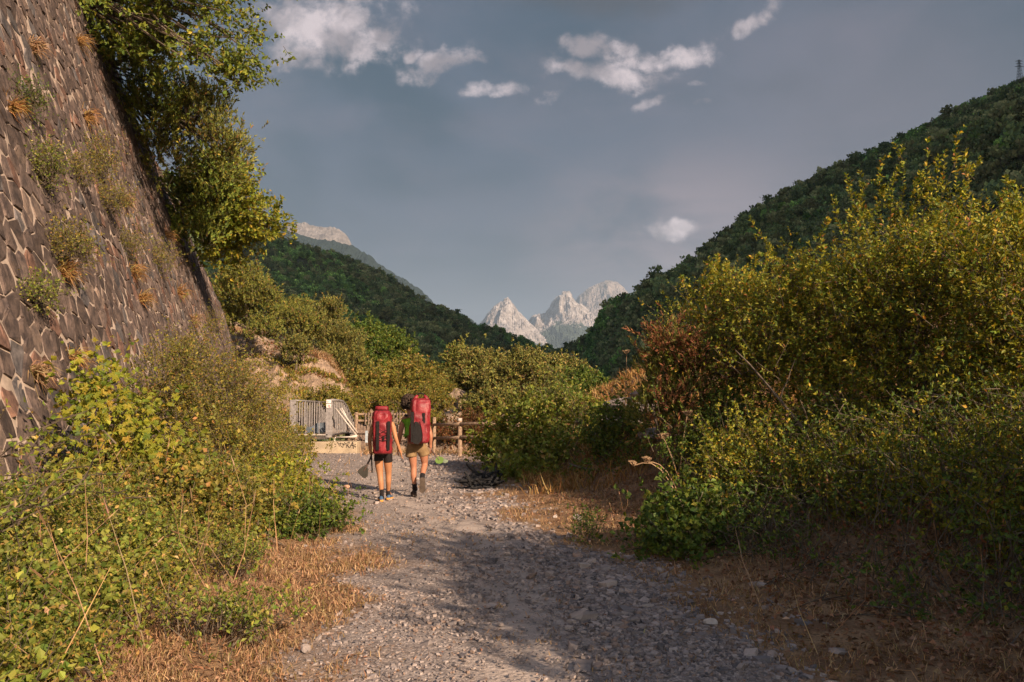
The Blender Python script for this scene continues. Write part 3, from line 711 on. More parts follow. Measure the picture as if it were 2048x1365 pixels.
order = sorted(range(len(stones)), key=lambda i: -apparent(stones[i]))
rest = MB()
for kx, i in enumerate(order):
    V, fs, c_ = stone_mesh(stones[i])
    if kx < 300: build('stone', V, fs, STONE, wall, np.tile(c_, (len(V), 1)))
    else: rest.add(V, fs, c_)
rb = rest.build('stone_facing', STONE, wall); rb['kind'] = 'stuff'

# ground above and behind the wall
SOIL = principled('dry_soil', (.30, .19, .11), col2=(.13, .10, .045), rough=.95, nscale=.8, bump=.6, bscale=6, spec=.1)
ys = np.linspace(0, 58, 60); tp = wall_pt(ys, wall_top(ys) - .1) + np.array([-.4, 0, 0]); rowsT = [tp]
for k_, (dx, dz) in enumerate([(-3, 1.0), (-9, 5), (-20, 11), (-45, 20)]):
    rowsT.append(wall_pt(ys, wall_top(ys)) + np.stack([np.full(60, dx), np.zeros(60), dz + (fbm(ys * .2, ys * 0 + k_, 3, 8) - .5) * 2], 1))
gdt = loft_curves(rowsT, 60, 40)
gdt[1:, :, 2] += (fbm(gdt[1:, :, 0] * .5, gdt[1:, :, 1] * .5, 4, 12) - .5) * .8
build('hillside', gdt.reshape(-1, 3), [grid_faces(40, 60)], SOIL, smooth=True, tag=(None, None, None, 'structure'))

# eroded rocky slope beyond the wall's end
m, t, o = mat_new('eroded_slope'); b = t.new('ShaderNodeBsdfPrincipled'); t.l.new(b.outputs[0], o.inputs[0]); b.inputs['Roughness'].default_value = .95
c = t.new('ShaderNodeTexCoord').outputs['Object']; mp = t.new('ShaderNodeMapping'); t.l.new(c, mp.inputs[0]); mp.inputs['Scale'].default_value = (1.6, .5, .6); mp.inputs['Rotation'].default_value = (0, .5, 0)
rk = t.mix(t.step(t.noise(mp.outputs[0], 1.2, 8, .7), .35, .65), (.19, .125, .085), (.40, .28, .20))
rk = t.mix(t.step(t.noise(c, .7, 6, .7), .55, .66), rk, (.20, .15, .05)); t.l.new(rk, b.inputs['Base Color'])
bp = t.new('ShaderNodeBump'); bp.inputs['Strength'].default_value = 1; bp.inputs['Distance'].default_value = .25; t.l.new(t.noise(mp.outputs[0], 2.5, 8, .7), bp.inputs['Height']); t.l.new(bp.outputs[0], b.inputs['Normal'])
SLOPE = m
cv = [[P(*q) for q in row] for row in (
    [(380, 960, 41), (470, 900, 42), (560, 870, 43), (640, 860, 44), (690, 860, 46), (720, 865, 48), (750, 875, 52)],
    [(400, 800, 50), (470, 785, 51), (560, 785, 51), (640, 790, 52), (680, 800, 53), (715, 820, 55), (750, 850, 60)],
    [(410, 690, 58), (470, 672, 58), (545, 690, 58), (610, 706, 58), (650, 716, 59), (678, 752, 61), (740, 840, 68)],
    [(420, 650, 66), (470, 652, 66), (540, 672, 66), (605, 692, 67), (655, 712, 68), (690, 755, 70), (760, 850, 76)],
    [(420, 640, 95), (470, 660, 95), (540, 690, 95), (600, 720, 95), (650, 760, 95), (700, 800, 95), (760, 860, 95)])]
gs = loft_curves(cv, 110, 90)
gs[:, :, 2] += (fbm(gs[:, :, 0] * .9 + gs[:, :, 1] * .2, gs[:, :, 1] * .35, 5, 44, ridged=True) - .6) * .75 + (fbm(gs[:, :, 0] * .25, gs[:, :, 1] * .2, 3, 46) - .5) * 1.2
build('rocky_slope', gs.reshape(-1, 3), [grid_faces(90, 110)], SLOPE, smooth=False, tag=(None, None, None, 'structure'))
def cover(grid, n, L, wd, pal, name, thr, seed, mat, r0=0, r1=None, up=1.0):
    gg = grid[r0:r1].reshape(-1, 3); p = gg[rs.randint(len(gg), size=n * 3)]; p = p[fbm(p[:, 0] * .55, p[:, 2] * .9 + p[:, 1] * .2, 3, seed) > thr][:n]; n_ = len(p)
    p = np.repeat(p, 9, 0) + rs.normal(size=(n_ * 9, 3)) * np.array([.16, .16, .04]); d = norm(rs.normal(size=p.shape) * .6 + np.array([.1, -.3, up]))
    V, Fc = leaf_quads(p, d, rs.normal(size=p.shape) + np.array([0, -.5, .5]), L * rs.uniform(.5, 1.4, len(p)), wd)
    o = build(name, V, [Fc], mat, None, np.repeat(palette(pal, len(p)), 4, 0)); o['kind'] = 'stuff'
cover(gs, 1300, .30, .05, 'dry', 'dry_grass', .55, 801, LEAF, 40, 75); cover(gs, 900, .28, .10, 'olive', 'low_scrub', .60, 811, LEAF, 10, 62); cover(gs, 450, .26, .06, 'rust', 'low_scrub', .56, 821, LEAF, 5, 50)

# ------------------------------------------------------------------ blob helper from the picture to real places
def bl(px, py, d, rx, ry, rd=None):
    return (P(px, py, d), np.array([rx * d / F, rd if rd else rx * d / F, ry * d / F]))
def shoots(starts, n, L=1.1, seg=6, lean=(0, 0, 1), spread=.35, side=True):
    Bs, Ts = [], []
    for s0 in starts:
        for _ in range(n):
            p = np.array(s0, float) + rs.normal(size=3) * .12; d = norm(np.array(lean) + rs.normal(size=3) * spread); l = L * rs.uniform(.6, 1.2) / seg
            for k_ in range(seg):
                q = p + d * l; Bs.append(p); Ts.append(q)
                if side and rs.rand() < .6:
                    d2 = norm(d + rs.normal(size=3) * .8); Bs.append(q); Ts.append(q + d2 * l * .8)
                d = norm(d + rs.normal(size=3) * .13 + np.array([0, 0, -.02])); p = q
    return np.array(Bs), np.array(Ts)

# ---- right-hand hedge
HG = 'shrubs of the hedge right of the track'
hk = dict(pal='hedge', ll=.060, lw=.029, leaves=12, tlen=.34, spread=.21, up=.8, rnd=.45, stem_spread=.35, crownname='leaves', stemname='stems', side=.9, upn=.5, trunk=.022)
def base_at(px, d):
    x = P(px, 800, d)[0]; return np.array([x, d, g(x, d)])
st = [P(*q) for q in [(1825, 440, 10.6), (1735, 480, 10.6), (1700, 500, 10.7), (1925, 460, 10.4), (1885, 470, 10.4), (1790, 470, 10.6), (2010, 480, 10.2)]]
plant('shrub', 'tallest shrub of the hedge, its yellow-lit shoots reaching highest against the dark wooded hill', 'shrub', base_at(1850, 10.5),
      [bl(1830, 600, 10.6, 130, 130, 1.0), bl(1930, 620, 10.4, 130, 160, 1.0), bl(1760, 680, 10.8, 110, 130, .9), bl(1860, 800, 10.6, 170, 150, 1.1), bl(1860, 950, 10.2, 150, 100, .9)],
      clumps=230, per=19, stems=12, limbs=60, extra=shoots(st, 4, L=.95, spread=.22), group=HG, **hk)
plant('shrub', 'broad shrub at the right edge of the view, bare stems crossing below its sunlit top', 'shrub', base_at(2090, 8.8),
      [bl(2040, 600, 9.2, 100, 110, .9), bl(2110, 680, 8.9, 130, 160, .9), bl(2060, 820, 9.0, 110, 160, .8), bl(2100, 980, 8.4, 90, 110, .6)],
      clumps=150, per=18, stems=9, limbs=40, extra=shoots([P(2020, 520, 9.2), P(2090, 540, 9.0)], 4, L=.8, spread=.3), group=HG, **hk)
plant('shrub', 'round-topped shrub with one long leaning shoot, left of the tallest shrub of the hedge', 'shrub', base_at(1630, 11.6),
      [bl(1600, 660, 12, 120, 80, 1.0), bl(1680, 640, 11.8, 90, 100, .9), bl(1560, 760, 12, 120, 110, 1.0), bl(1690, 790, 11.5, 130, 130, 1.0), bl(1620, 920, 11.0, 130, 90, .8)],
      clumps=190, per=17, stems=10, limbs=50, extra=shoots([P(1620, 600, 12), P(1590, 560, 12), P(1660, 560, 12)], 2, L=.9, lean=(-.8, 0, .8), spread=.12), group=HG, **hk)
plant('shrub', 'yellow-green shrub with thin upright tips, next to the reddish juniper', 'shrub', base_at(1460, 13.6),
      [bl(1440, 640, 13.6, 55, 75, .8), bl(1500, 640, 13.6, 70, 60, .8), bl(1480, 740, 13.4, 90, 90, .9), bl(1550, 720, 13.2, 70, 90, .8)],
      clumps=120, per=16, stems=8, limbs=30, extra=shoots([P(1425, 590, 13.6), P(1440, 600, 13.6), P(1395, 610, 13.7), P(1500, 590, 13.6), P(1530, 600, 13.6)], 3, L=.75, spread=.2), group=HG, **hk)
plant('shrub', 'slender sparse shrub on the bank crest beside the two dried umbels', 'shrub', base_at(1330, 18),
      [bl(1325, 655, 18, 22, 30, .35), bl(1345, 690, 18, 30, 30, .4)], clumps=14, per=8, stems=3, limbs=8, group=HG, **{**hk, 'leaves': 7})
lo = dict(hk); lo.update(pal='green', ll=.05, lw=.03)
plant('shrub', 'deep green shrub low in the hedge below the reddish juniper', 'shrub', base_at(1420, 12.6),
      [bl(1430, 860, 12.6, 50, 50, .6), bl(1470, 890, 12.2, 70, 55, .6), bl(1400, 930, 12.0, 55, 40, .5)], clumps=70, per=14, stems=6, limbs=20, group=HG, **lo)
plant('shrub', 'dark shrub in the shade at the foot of the hedge, behind the low leafy clump', 'shrub', base_at(1560, 10.4),
      [bl(1520, 960, 10.6, 110, 80, .7), bl(1640, 1000, 10, 110, 70, .7), bl(1480, 1030, 10.2, 60, 50, .5)], clumps=95, per=14, stems=7, limbs=30, group=HG, **{**lo, 'pal': 'hedge'})
plant('shrub', 'shaded shrub with drooping twigs above the leaf litter at the foot of the tallest shrub', 'shrub', base_at(1800, 9),
      [bl(1760, 1010, 9.2, 110, 80, .6), bl(1900, 1020, 8.6, 110, 80, .6), bl(1840, 930, 9.4, 120, 80, .7)], clumps=90, per=13, stems=8, limbs=30, group=HG, **{**lo, 'pal': 'hedge', 'sag': .15})
plant('shrub', 'dark twiggy shrub in the right-hand corner above the leaf litter', 'shrub', base_at(2060, 7.2),
      [bl(2010, 1020, 7.6, 110, 90, .6), bl(2090, 1100, 7.0, 90, 80, .5)], clumps=60, per=11, stems=6, limbs=24, group=HG, **{**lo, 'pal': 'hedge'})
plant('low_bush', 'low bright green bush of rounded leaves spilling over the grass beside the track', 'bush', base_at(1350, 9.0),
      [bl(1330, 1060, 9.2, 60, 40, .5), bl(1400, 1050, 9.0, 80, 50, .5), bl(1350, 1095, 8.6, 50, 28, .35)], pal='green', clumps=60, per=10, spread=.12, tlen=.16, leaves=8, ll=.065, lw=.05,
      stems=5, stem_spread=.2, limbs=18, trunk=.012, crownname='leaves', stemname='stems')
# leaning half-bare branch of the hedge
mb = MB(); mb.tube([P(*q) for q in [(1830, 1010, 9.6), (1720, 960, 9.9), (1640, 900, 10.2), (1560, 800, 10.6), (1500, 730, 10.9), (1470, 700, 11)]], [.035, .032, .026, .02, .014, .006], 6)
for a, b_ in (((1640, 900, 10.2), (1600, 800, 10)), ((1560, 800, 10.6), (1590, 720, 10.4)), ((1600, 850, 10.4), (1480, 860, 10.8))): limb(mb, P(*a), P(*b_), .014, .005, n=5)
settag(mb.build('leaning_branch', BARK), 'dark bare branch leaning out of the hedge, rising towards the left', 'branch')

# juniper with dead rust-red sprays
jk = dict(ll=.085, lw=.022, leaves=14, tlen=.16, spread=.11, up=.9, rnd=.5, upn=.2, mat=NEEDLE, along=1.3, side=.7)
jr = plant('juniper', 'juniper bush on the bank with reddish dead sprays among its green ones', 'juniper', base_at(1345, 12.9),
      [bl(1335, 745, 13.0, 50, 50, .6), bl(1308, 830, 12.9, 42, 60, .55), bl(1385, 715, 13.0, 48, 38, .5), bl(1360, 800, 12.8, 55, 65, .55)], pal='juniper', clumps=90, per=13, stems=4, limbs=30, trunk=.05, **jk)
cc, B, T = blob_twigs([bl(1350, 830, 12.3, 30, 55, .3), bl(1405, 745, 12.4, 50, 45, .3), bl(1340, 700, 12.6, 50, 26, .3)], 30, 14, .12, .2, .6, .7, .5, .5)
V, Fc = leaves_on(B, T, 12, .08, .022, .2, .7, 1.2); q = build('dead_sprays', V, [Fc], NEEDLE, jr, np.repeat(palette('rust', len(V) // 4), 4, 0)); q['kind'] = 'stuff'; q['label'] = 'rust-red dead sprays'

# hazel-like leafy bush right of the fence, and weeds about it
gk = dict(ll=.10, lw=.075, leaves=9, tlen=.30, spread=.19, up=.6, rnd=.5, stems=9, stem_spread=.4, limbs=30, trunk=.025, crownname='leaves', stemname='stems')
plant('leafy_bush', 'big leafy green bush with round pale-lit leaves, covering the end of the rail fence', 'bush', base_at(1090, 18.5),
      [bl(1070, 845, 19, 48, 36, .9), bl(1120, 860, 18.6, 80, 55, 1.0), bl(1055, 915, 18.4, 50, 42, .9), bl(1140, 920, 18, 80, 55, .9), bl(1090, 960, 17, 90, 40, .8)], pal='bramble', clumps=110, per=11, group='leafy bushes by the rail fence', **gk)
plant('leafy_bush', 'smaller bush with yellowed leaves leaning over the charred branches', 'bush', base_at(985, 19.6),
      [bl(990, 915, 19.8, 22, 18, .4), bl(1010, 880, 20, 18, 24, .4)], pal='maple', clumps=28, per=9, group='leafy bushes by the rail fence', **{**gk, 'stems': 5, 'limbs': 12})
plant('leafy_bush', 'green bush growing at the foot of the rocky bank, right of the big leafy one', 'bush', base_at(1230, 16),
      [bl(1210, 900, 16.6, 60, 45, .7), bl(1260, 870, 16, 60, 50, .7), bl(1250, 950, 15, 60, 35, .6)], pal='green', clumps=70, per=11, group='leafy bushes by the rail fence', **{**gk, 'll': .07, 'lw': .045})
plant('weed', 'tall weeds with curling pale flower spikes above the leafy bush', 'weed', base_at(1120, 18.2),
      [bl(1110, 800, 18.4, 45, 18, .4), bl(1160, 830, 18, 40, 25, .4)], pal='bramble', clumps=14, per=9, spread=.15, tlen=.5, leaves=9, ll=.06, lw=.03, up=1.2, stems=6, limbs=10, trunk=.01, crownname='leaves', stemname='stems')

# rocks breaking out of the bank
def rock_mesh(c_, sz, seed, flat=.7, sub=2):
    st_ = np.random.RandomState(seed); n_ = 10 if sub == 1 else 26
    import bmesh
    bm = bmesh.new(); bmesh.ops.create_icosphere(bm, subdivisions=sub, radius=1); V = np.array([v.co[:] for v in bm.verts]); Fq = np.array([[v.index for v in f.verts] for f in bm.faces]); bm.free()
    ax = norm(st_.normal(size=(7, 3))); 
    for a in ax:
        dd = V @ a; lim = st_.uniform(.45, .8); V = V - np.maximum(dd - lim, 0)[:, None] * a
    V = V * (1 + st_.normal(0, .04, (len(V), 1))); V = V * np.array(sz) * np.array([1, 1, flat]) @ rotz(st_.rand() * 6).T
    return V + np.asarray(c_), Fq
ROCK = principled('grey_rock', (.36, .29, .26), col2=(.17, .14, .13), rough=.9, nscale=4, bump=.6, bscale=18, spec=.2)
PALEROCK = principled('pale_rock', (.50, .42, .37), col2=(.30, .25, .22), rough=.9, nscale=5, bump=.4, bscale=20, spec=.2)
k_ = 0
BR = [(1195, 805, 20.5, .55), (1240, 780, 20.2, .6), (1290, 800, 18.5, .6), (1225, 830, 19, .45), (1265, 850, 17.6, .5), (1215, 870, 18, .35), (1310, 760, 19.4, .5), (1180, 830, 20.8, .4), (1330, 880, 15.6, .4)]
for (px, py, d, s_) in BR:
    x = P(px, py, d)[0]; V, Fq = rock_mesh((x, d, g(x, d) + s_ * .1), (s_ * 1.5, s_, s_ * .75), 900 + k_, .55); k_ += 1
    o = build('rock_outcrop', V, [Fq], ROCK)
    place = ['at the left end of the grassy crest', 'under the shorter dried umbel', 'between the crest and the juniper', 'below the crest, half under weeds', 'above the green bush at the bank foot', 'just over the big leafy bush', 'left of the slender sparse shrub', 'nearest to the rail fence', 'beneath the reddish juniper'][k_ - 1]
    settag(o, 'grey slabby rock breaking out of the bank ' + place, 'rock', 'rocks breaking out of the right-hand bank')

# dried umbels
def umbel(base, top, r, label, bend=0.0):
    base = np.array(base); top = np.array(top); root = thing('dried_umbel', base, label, 'plant', 'dried umbels on the right-hand bank')
    mb = MB(); t_ = np.linspace(0, 1, 7)[:, None]; p = base + (top - base) * t_; p[:, 2] += bend * np.sin(t_[:, 0] * math.pi); mb.tube(p, np.linspace(.012, .006, 7), 5); mb.build('stem', DRYSTEM, root)
    mb = MB()
    ax = norm(p[-1] - p[-2])
    for i in range(16):
        a = rs.rand() * 6.28; rr = r * math.sqrt(rs.rand()); e = top + np.array([math.cos(a) * rr, math.sin(a) * rr, r * .55 + rs.normal(0, .008)]); mb.tube([top, (top + e) / 2 + np.array([0, 0, -.01]), e], .0035, 3)
        for _ in range(6): f = e + np.array([*(rs.normal(size=2) * .018), .02 + rs.rand() * .012]); mb.tube([e, f], .004, 3)
    mb.build('flower_head', DRYSTEM, root); return root
DRYSTEM = principled('dry_stem', (.30, .19, .11), noise_amt=.2, rough=.9)
def um(px0, d, px1, py1, r, label, d1=None, bend=0): x = P(px0, 800, d)[0]; umbel((x, d, g(x, d)), P(px1, py1, d1 or d), r, label, bend)
um(1251, 19, 1253, 708, .10, 'shorter dried umbel standing in the dry grass of the bank crest')
um(1293, 18.6, 1291, 686, .09, 'taller dried umbel on the bank crest, right of the shorter one')
um(1350, 11.8, 1374, 832, .07, 'dried umbel on a thin crooked stalk in front of the green shrub', bend=.1)
um(1370, 11.2, 1328, 878, .07, 'dried umbel upright over the fan of bent stalks', bend=.1)
um(1372, 10.8, 1292, 925, .07, 'dried umbel on a stalk bent over to the left, the upper of two', bend=.25)
um(1374, 10.6, 1266, 932, .05, 'lowest dried umbel, on the stalk that bends furthest left', bend=.32)

# ---- left side: undergrowth, shrubs, maple
def bramble_mass(name, xr_, yr_, H, n, pal, ll, lw, kind='undergrowth', tw=.25, xmax=None, seed=0, m_=7, upn=1.0):
    cx = rs.uniform(*xr_, n * 3); cy = rs.uniform(*yr_, n * 3)
    k = np.ones(len(cx), bool)
    if xmax is not None: k &= cx < xmax(cy) + (fbm(cx * 1.2, cy * 1.2, 3, seed) - .5) * 1.0
    k &= cx > (-2.9 - .265 * cy - .05)
    k &= fbm(cx * .9 + 3, cy * .9, 3, seed + 2) > .40
    cx, cy = cx[k][:n], cy[k][:n]; hh = H(cx, cy) * (.55 + .9 * fbm(cx * 1.4, cy * 1.4, 3, seed + 4)); n_ = len(cx)
    z = G(cx, cy) + hh * (1 - rs.rand(n_) ** 1.6 * .9)
    B = np.stack([cx, cy, z], 1); D = norm(rs.normal(size=(n_, 3)) * .8 + np.array([.15, -.15, .55])); T = B + D * tw * rs.uniform(.5, 1.3, (n_, 1))
    V, Fc = leaves_on(B, T, m_, ll, lw, upn)
    tone = 1 + .5 * (fbm(V[::4, 0] * 1.3, V[::4, 1] * 1.3 + V[::4, 2], 3, seed + 9) - .5)
    col = np.repeat(palette(pal, len(V) // 4) * tone[:, None], 4, 0)
    o = build(name, V, [Fc], LEAF, None, col); o['kind'] = 'stuff'
    mb = MB(); twig_tubes(mb, B, T, .003, .3)
    i = rs.choice(n_, min(n_, 900), replace=False); g0 = np.stack([cx[i], cy[i], G(cx[i], cy[i])], 1) + rs.normal(size=(len(i), 3)) * np.array([.15, .15, 0]); twig_tubes(mb, g0, B[i], .006, 1)
    o2 = mb.build(kind + '_stems', BARK, None); o2['kind'] = 'stuff'
    return o
gxm = lambda y: np.interp(y, [3, 4.8, 6.5, 8.5, 10, 11, 14, 20], [-2.2, -2.4, -2.7, -2.85, -2.6, -2.5, -3.7, -5.6])
bramble_mass('undergrowth', (-7.5, -1.6), (3.2, 13.5), lambda x, y: np.clip(.18 + (gxm(y) - x) * .22, .12, .46), 8500, 'bramble', .052, .038, xmax=gxm, seed=210, m_=8)
bramble_mass('undergrowth', (-7.5, -1.6), (3.2, 13.5), lambda x, y: np.clip(.20 + (gxm(y) - x) * .25, .12, .52), 6500, 'olive', .030, .016, xmax=gxm, seed=222, m_=11, upn=.5, tw=.3)
def dry_stalks(n, xr_, yr_, cond, hmin, hmax, seed):
    mb = MB(); c = 0
    while c < n:
        x, y = rs.uniform(*xr_), rs.uniform(*yr_)
        if not cond(x, y): continue
        c += 1; h = rs.uniform(hmin, hmax); p0 = np.array([x, y, g(x, y)]); d_ = norm(rs.normal(size=3) * np.array([.35, .35, 0]) + np.array([0, 0, 1])); p1_ = p0 + d_ * h * .6; p2_ = p1_ + norm(d_ + rs.normal(size=3) * .3) * h * .4
        mb.tube([p0, p1_, p2_], [.004, .003, .0015], 3, cap=False, col=palette('dry', 1)[0])
        if rs.rand() < .6: mb.tube([p2_, p2_ + (p2_ - p1_) * .25], [.007, .002], 4, col=palette('dry', 1)[0])
    o = mb.build('dry_stalks', DRYG); o['kind'] = 'stuff'
dry_stalks(130, (-6, -1.6), (4, 12), lambda x, y: x < gxm(y) + .5 and x > -2.9 - .265 * y, .35, 1.1, 0)
dry_stalks(120, (1.2, 6), (4.2, 12), lambda x, y: x > np.interp(y, YS, XR) + .5, .2, .7, 0)
bramble_mass('undergrowth', (-10, -3.6), (12.5, 25), lambda x, y: np.clip(.25 + (gxm(y) - x) * .55, .2, 1.5), 4200, 'olive', .07, .045, xmax=gxm, seed=250, m_=8)
gxr = lambda y: np.interp(y, [4, 5.5, 7, 8.5, 10, 12], [4.4, 3.6, 2.35, 2.0, 1.9, 2.0])
def hedge_foot(n, pal, ll, lw, seed, Hm):
    y = rs.uniform(4.6, 11, n * 3); x = rs.uniform(1.6, 8.5, n * 3); k = (x > gxr(y) + (fbm(x * 1.2, y * 1.2, 3, seed) - .5) * 1.4) & (fbm(x * .9 + 3, y * .9, 3, seed + 2) > .40); x, y = x[k][:n], y[k][:n]; n_ = len(x)
    hh = np.clip((x - gxr(y)) * .5 + .12, .1, Hm) * (.5 + fbm(x * 1.4, y * 1.4, 3, seed + 4)); z = G(x, y) + hh * (1 - rs.rand(n_) ** 1.4 * .95)
    B = np.stack([x, y, z], 1); D = norm(rs.normal(size=(n_, 3)) * .8 + np.array([-.25, -.2, .35])); T = B + D * .26 * rs.uniform(.5, 1.3, (n_, 1)); V, Fc = leaves_on(B, T, 7, ll, lw, .8)
    o = build('undergrowth', V, [Fc], LEAF, None, np.repeat(palette(pal, len(V) // 4), 4, 0)); o['kind'] = 'stuff'
    mb = MB(); twig_tubes(mb, B, T, .005, .8); i = rs.choice(n_, min(n_, 1100), replace=False); twig_tubes(mb, np.stack([x[i], y[i], G(x[i], y[i])], 1) + rs.normal(size=(len(i), 3)) * np.array([.2, .2, 0]), B[i], .007, 1)
    o2 = mb.build('undergrowth_stems', BARK, None); o2['kind'] = 'stuff'
hedge_foot(4600, 'green', .05, .028, 310, 1.1); hedge_foot(700, 'rust', .045, .025, 330, .7)
bk = dict(crownname='leaves', stemname='stems', stem_spread=.3, trunk=.018)
plant('shrub', 'tall dense small-leaved shrub between the stone wall and the track', 'shrub', base_at(430, 14),
      [bl(360, 780, 13.6, 65, 90, .9), bl(430, 800, 14, 100, 95, 1.1), bl(500, 850, 14.5, 55, 90, 1.1), bl(535, 930, 14.5, 28, 60, .8), bl(450, 930, 13, 120, 80, .9)],
      pal='olive', clumps=190, per=18, spread=.19, tlen=.26, leaves=10, ll=.045, lw=.022, stems=10, limbs=50, extra=shoots([P(345, 740, 13.6), P(380, 720, 13.6), P(480, 790, 14)], 3, L=.8, spread=.35), group='shrubs left of the track', **bk)
plant('shrub', 'yellowish leafy shrub bulging over the track edge below the bridge', 'shrub', base_at(590, 12.6),
      [bl(575, 990, 12.6, 40, 40, .6), bl(530, 1010, 11.6, 55, 50, .7), bl(595, 1035, 11.6, 32, 30, .5)], pal='maple', clumps=80, per=12, spread=.15, tlen=.22, leaves=9, ll=.062, lw=.045, stems=8, limbs=25, group='shrubs left of the track', **bk)
plant('shrub', 'low dark green shrub jutting furthest onto the gravel from the left', 'shrub', base_at(650, 10.2),
      [bl(650, 1050, 10.2, 42, 34, .45), bl(600, 1055, 10, 45, 34, .4), bl(560, 1060, 9.8, 45, 32, .4)], pal='green', clumps=60, per=12, spread=.11, tlen=.15, leaves=9, ll=.055, lw=.035, stems=8, limbs=20, group='shrubs left of the track', **bk)
plant('shrub', 'low bramble thicket in front of the stone wall, beneath the maple', 'shrub', base_at(300, 8.8),
      [bl(330, 1000, 9, 110, 45, .7), bl(200, 1020, 8.6, 90, 45, .7), bl(430, 1030, 8.8, 90, 45, .7)], pal='olive', clumps=100, per=12, spread=.16, tlen=.22, leaves=8, ll=.06, lw=.045, stems=9, limbs=30, group='shrubs left of the track', **bk)
# young maple with large lobed leaves, each of the largest its own leaf
mroot = plant('maple_sapling', 'young maple with large yellow-green lobed leaves in front of the stone wall', 'tree', base_at(225, 9.6),
      [bl(205, 790, 9.6, 50, 35, .4), bl(215, 850, 9.5, 85, 55, .6), bl(240, 920, 9.4, 95, 60, .6), bl(330, 950, 9.6, 70, 40, .5)], pal='maple', clumps=60, per=7, spread=.14, tlen=.22, leaves=4, ll=.085, lw=.075,
      stems=5, stem_spread=.15, limbs=36, trunk=.02, crownname='foliage', stemname='stems')
def maple_leaf_mesh(col_):
    th = [-90, -62, -40, -18, 5, 22, 48, 68, 90, 112, 132, 158, 175, 198, 220, 242]; rr = [.10, .62, .50, .95, .55, .62, 1.12, .62, 1.25, .62, 1.12, .62, .55, .95, .50, .62]
    V = [[0, 0, 0]] + [[math.cos(R(a)) * q_ * .5, math.sin(R(a)) * q_ * .5 + .02, (-.10 if q_ > .9 else .05) * q_] for a, q_ in zip(th, rr)]
    n_ = len(th); fs = np.array([[0, 1 + i, 1 + (i + 1) % n_] for i in range(n_)])
    o = build('leaf', np.array(V), [fs], LEAF, None, np.tile(col_, (n_ + 1, 1))); me_ = o.data; bpy.data.objects.remove(o); return me_
LM = [maple_leaf_mesh(np.array(c_)) for c_ in [(.22, .21, .022), (.19, .20, .02), (.28, .235, .03), (.14, .17, .02), (.10, .14, .02), (.33, .22, .035)]]
cc, B, T = blob_twigs([bl(205, 785, 9.3, 52, 38, .3), bl(215, 850, 9.1, 88, 55, .35), bl(245, 915, 9.0, 90, 55, .35), bl(330, 950, 9.1, 70, 35, .3)], 60, 5, .13, .08, .3, .6, .6, .35)
for i in range(300):
    o = bpy.data.objects.new('leaf', LM[rs.choice(6, p=[.28, .25, .15, .14, .10, .08])]); COL.objects.link(o); o.parent = mroot
    o.location = Vector(T[i]) - Vector(mroot['_loc']); nd = Vector((.35 + rs.normal() * .35, -.75 + rs.normal() * .3, .45 + rs.normal() * .3)).normalized()
    qn = nd.to_track_quat('Z', 'Y'); o.rotation_euler = (qn @ Vector((0, 0, 1)).rotation_difference(Vector((0, 0, 1)))).to_euler(); o.rotation_euler.rotate_axis('Z', math.pi + rs.normal() * .7)
    s_ = rs.uniform(.075, .125); o.scale = (s_, s_, s_)
# twiggy branch with a few leaves at the far left
ex = shoots([P(-20, 1010, 6.0), P(-10, 1060, 5.6), P(40, 1040, 6.2), P(-20, 960, 6)], 3, L=.9, seg=7, lean=(.6, .1, .55), spread=.25)
plant('elder_bush', 'sparse twiggy bush with few pale leaves in front of the wall at far left', 'bush', (-3.9, 5.9, g(-3.9, 5.9)), [bl(-30, 1080, 5.9, 50, 50, .3), bl(-10, 1180, 5.4, 60, 50, .3)],
      pal='bramble', clumps=12, per=5, spread=.10, tlen=.25, leaves=4, ll=.055, lw=.03, stems=5, limbs=10, trunk=.01, extra=ex, twkeep=1, twr=.006, crownname='leaves', stemname='stems')
for i, (px, d, lab) in enumerate([(530, 5.6, 'small green weed clump in the dry grass at the bottom of the view'), (485, 7.2, 'faded green weed clump halfway up the dry grass strip'), (425, 5.3, 'green weed tuft beside the brambles near the bottom edge'), (1180, 9.6, 'tiny green weed by the stones right of the track')]):
    b0 = base_at(px, d); r0 = .26 if i < 3 else .14
    plant('weed', lab, 'weed', b0, [(b0 + np.array([0, 0, .14]), np.array([r0, r0, .14]))], pal='green' if i == 3 else 'bramble', clumps=14, per=7, spread=.06, tlen=.16, leaves=7, ll=.04, lw=.02, up=1.0, stems=4, stem_spread=.05, limbs=6, trunk=.004, crownname='leaves', stemname='stems')

# ---- plants rooted in the wall
def tuft(base, nrm, L, n, pal, label, group, cat='grass tuft'):
    base = np.asarray(base, float); root = thing('grass_tuft', base, label, cat, group); D = norm(np.array(nrm) * .9 + rs.normal(size=(n, 3)) * .55 + np.array([0, 0, -.1])); l = L * rs.uniform(.5, 1.2, (n, 1))
    B = base + rs.normal(size=(n, 3)) * L * .12; M_ = B + D * l * .6; T = M_ + norm(D + np.array([0, 0, -.9]) + rs.normal(size=(n, 3)) * .2) * l * .5; s_ = norm(np.cross(D, rs.normal(size=(n, 3)))) * .008
    V = np.stack([B - s_, B + s_, M_ + s_ * .8, M_ - s_ * .8, T], 1).reshape(-1, 3); i = np.arange(n)[:, None] * 5
    q = build('blades', V, [i + np.array([[0, 1, 2, 3]]), i + np.array([[3, 2, 4]])], DRYG, root, np.repeat(palette(pal, n), 5, 0)); q['kind'] = 'stuff'; return root
WN = norm(np.array([1, .265, .3]))
def on_wall(px, py):
    # meet the view ray with the wall face
    v = px_dir(px, py); d_ = np.array([1, .265, .3]); kk_ = (-2.9 - (d_ @ np.array([0, 0, CAMZ]))) / (d_ @ v); return np.array([0, 0, CAMZ]) + v * kk_
